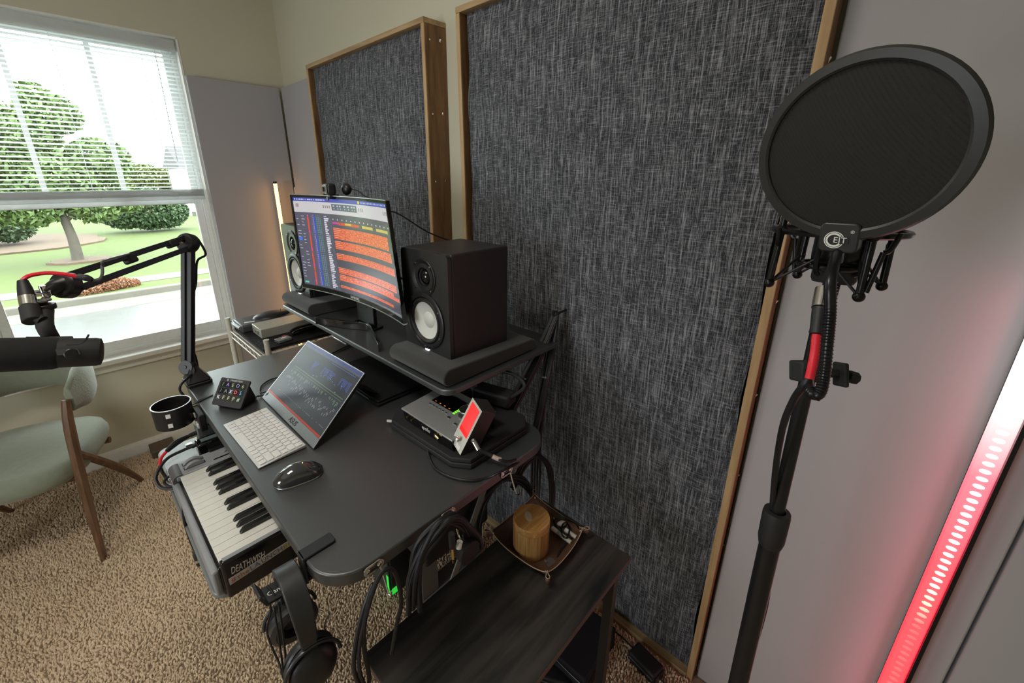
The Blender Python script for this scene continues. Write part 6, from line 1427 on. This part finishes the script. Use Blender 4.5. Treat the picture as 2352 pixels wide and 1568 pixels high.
# ------------------------------------------------------------------ wire rack with gear, left behind the desk
SZ = .950
M_rk = mat('cream_powder_wire', (.60, .60, .52), .4)
rk = thing('wire_rack', 'cream wire shelving rack between the desk and the window', 'shelving rack', (.62, 1.91, 0))
rx0, rx1, ry0, ry1 = .437, 1.02, 1.705, 2.118
top1 = on(520, 712, 'Y', ry1).z; top2 = on(607, 776, 'Y', ry0)
for (x, y) in ((rx0, ry1), (rx0 + .028, ry0), (rx1, ry0), (rx1, ry1)):
    part('post', MB().cyl((x, y, .001), (x, y, 1.005), .0105, n=18).cyl((x, y, 1.0052), (x, y, 1.008), .0112, n=18), M_rk, rk)
for zz in (SZ, .40):
    m = MB()
    for (a, b_) in (((rx0, ry0), (rx0, ry1)), ((rx0, ry0), (rx1, ry0)), ((rx1, ry0), (rx1, ry1)), ((rx0, ry1), (rx1, ry1))):
        for dz2 in (0, -.028): m.cyl((*a, zz - .004 + dz2), (*b_, zz - .004 + dz2), .0032, n=6)
        L2 = math.hypot(b_[0] - a[0], b_[1] - a[1]); nn_ = int(L2 / .025)
        zig = [(a[0] + (b_[0] - a[0]) * i / nn_, a[1] + (b_[1] - a[1]) * i / nn_, zz - .004 - (.028 if i % 2 else 0)) for i in range(nn_ + 1)]
        m.tube(zig, .0018, 5, sub=0)
    part('wire_frame', m, M_rk, rk)
    m = MB()
    for i in range(24): m.cyl((rx0 + (rx1 - rx0) * (i + .5) / 24, ry0, zz - .003), (rx0 + (rx1 - rx0) * (i + .5) / 24, ry1, zz - .003), .0018, n=5)
    part('wire_deck', m, M_rk, rk)['kind'] = 'stuff'
mt = thing('ribbed_mat', 'black ribbed rubber mat lying on the wire rack', 'mat', (.7, 1.9, SZ))
part('mat_sheet', MB().bb(rx0 + .012, rx1 - .03, ry0 + .012, ry1 - .012, SZ + .0005, SZ + .003), mat('worn_rubber', (.09, .088, .08), .6), mt)
rmesh = MB().box((0, 0, 0), (rx1 - rx0 - .05, .0075, .012)).mesh('rib', M_blackm)
for i in range(27): part('rib', rmesh, None, mt, loc=((rx0 + rx1) / 2 - .009 - .7, ry0 + .020 + i * .0143 - 1.9, .0092))
bz = SZ + .0155
def boxq(name, label, cat, P, z0, z1, m_, bev_=.003):
    c = sum((V(p) for p in P), V()) / len(P); t = thing(name, label, cat, (c.x, c.y, z0)); return t, quadbox(P, z0, z1)
sx0, sx1, sy0, sy1 = .490, .83, 1.878, 1.972
t = thing('silver_box', 'flat silver metal equipment box on the wire rack', 'equipment box', ((sx0 + sx1) / 2, (sy0 + sy1) / 2, bz))
part('case', MB().bb(sx0, sx1, sy0 - .03, sy1 - .01, bz, bz + .040), mat('champagne_aluminium', (.46, .45, .38), .4, .35), t, bev=.002)
part('front_socket', MB().bb(sx0 - .0015, sx0 - .0001, sy0 + .0, sy0 + .018, bz + .010, bz + .026).bb(sx0 - .0015, sx0 - .0001, sy0 + .035, sy0 + .045, bz + .012, bz + .02), M_steelg, t)
t = thing('black_recorder', 'black rugged device with a round grip and white stickers, farthest item on the wire rack', 'audio device', (.60, 2.05, bz))
part('case', MB().bb(.452, .80, 1.972, 2.108, bz, bz + .034), mat('slate_black', (.05, .052, .058), .4), t, bev=.008, seg=3)
part('front_bar', MB().tube([(.452, 1.982, bz + .022), (.447, 2.05, bz + .024), (.452, 2.10, bz + .022)], .010, 12), mat('slate_grey', (.16, .17, .19), .35), t)
part('grip_dome', MB().ball((.60, 2.045, bz + .034), .055, 28, 8, (1.45, .95, .32)), M_black, t)
for q in range(4): part('grip_rib', MB().tube([(.565 + q * .035, 2.02, bz + .036), (.575 + q * .035, 2.055, bz + .049), (.585 + q * .035, 2.09, bz + .036)], .003, 6), M_rub, t)
for (x, y) in ((.495, 2.01), (.72, 2.04)): part('sticker', MB().box((x, y, bz + .0346), (.040, .014, .0008), Matrix.Rotation(R_(-20), 3, 'Z')), M_print, t)
for k in range(2):
    t = thing('black_remote', ['black handheld stick beside the silver box on the wire rack', 'black handheld stick nearest the desk on the wire rack'][k], 'handheld device', (.70, 1.80 + .03 * k, bz), 0, 'black sticks on the rack')
    y = 1.822 - .036 * k; x = .600 - .008 * k
    part('body', MB().tube([(x, y, bz + .009), (x + .03, y + .004, bz + .014), (x + .12, y + .006, bz + .015), (x + .17, y + .006, bz + .014)], [.007, .011, .010, .009], 12), M_gloss, t)
    part('silver_end', MB().ball((x + .172, y + .006, bz + .016), .008, 10, 6), M_alu, t)
t = thing('memory_card_reader', 'small grey card reader with a white label on the near end of the rack', 'card reader', (.54, 1.75, bz))
part('body', MB().box((.545, 1.760, bz + .007), (.055, .040, .012), Matrix.Rotation(R_(8), 3, 'Z')), mat('mid_grey', (.20, .21, .21), .4), t, bev=.002)
part('label', MB().box((.548, 1.760, bz + .0135), (.022, .010, .0008), Matrix.Rotation(R_(8), 3, 'Z')), M_print, t)
part('silver_edge', MB().box((.5175, 1.756, bz + .007), (.003, .036, .010), Matrix.Rotation(R_(8), 3, 'Z')), M_alu, t)
t = thing('red_usb_stick', 'tiny red usb stick lying beside the grey card reader', 'usb stick', (.56, 1.795, bz))
part('stick', MB().box((.560, 1.793, bz + .006), (.016, .009, .009)), M_red, t, bev=.0015); part('tip', MB().box((.5715, 1.793, bz + .006), (.006, .006, .004)), M_chrome, t)
# ------------------------------------------------------------------ unseen ceiling lamp body, added to go with the ceiling fill light
cf = thing('added_ceiling_lamp', 'added round white ceiling lamp out of view, for fill light', 'ceiling lamp', (-.35, .9, HC))
part('canopy', MB().cyl((-.35, .9, 2.70), (-.35, .9, HC - .001), .30, n=40), M_whitep, cf, bev=.01)
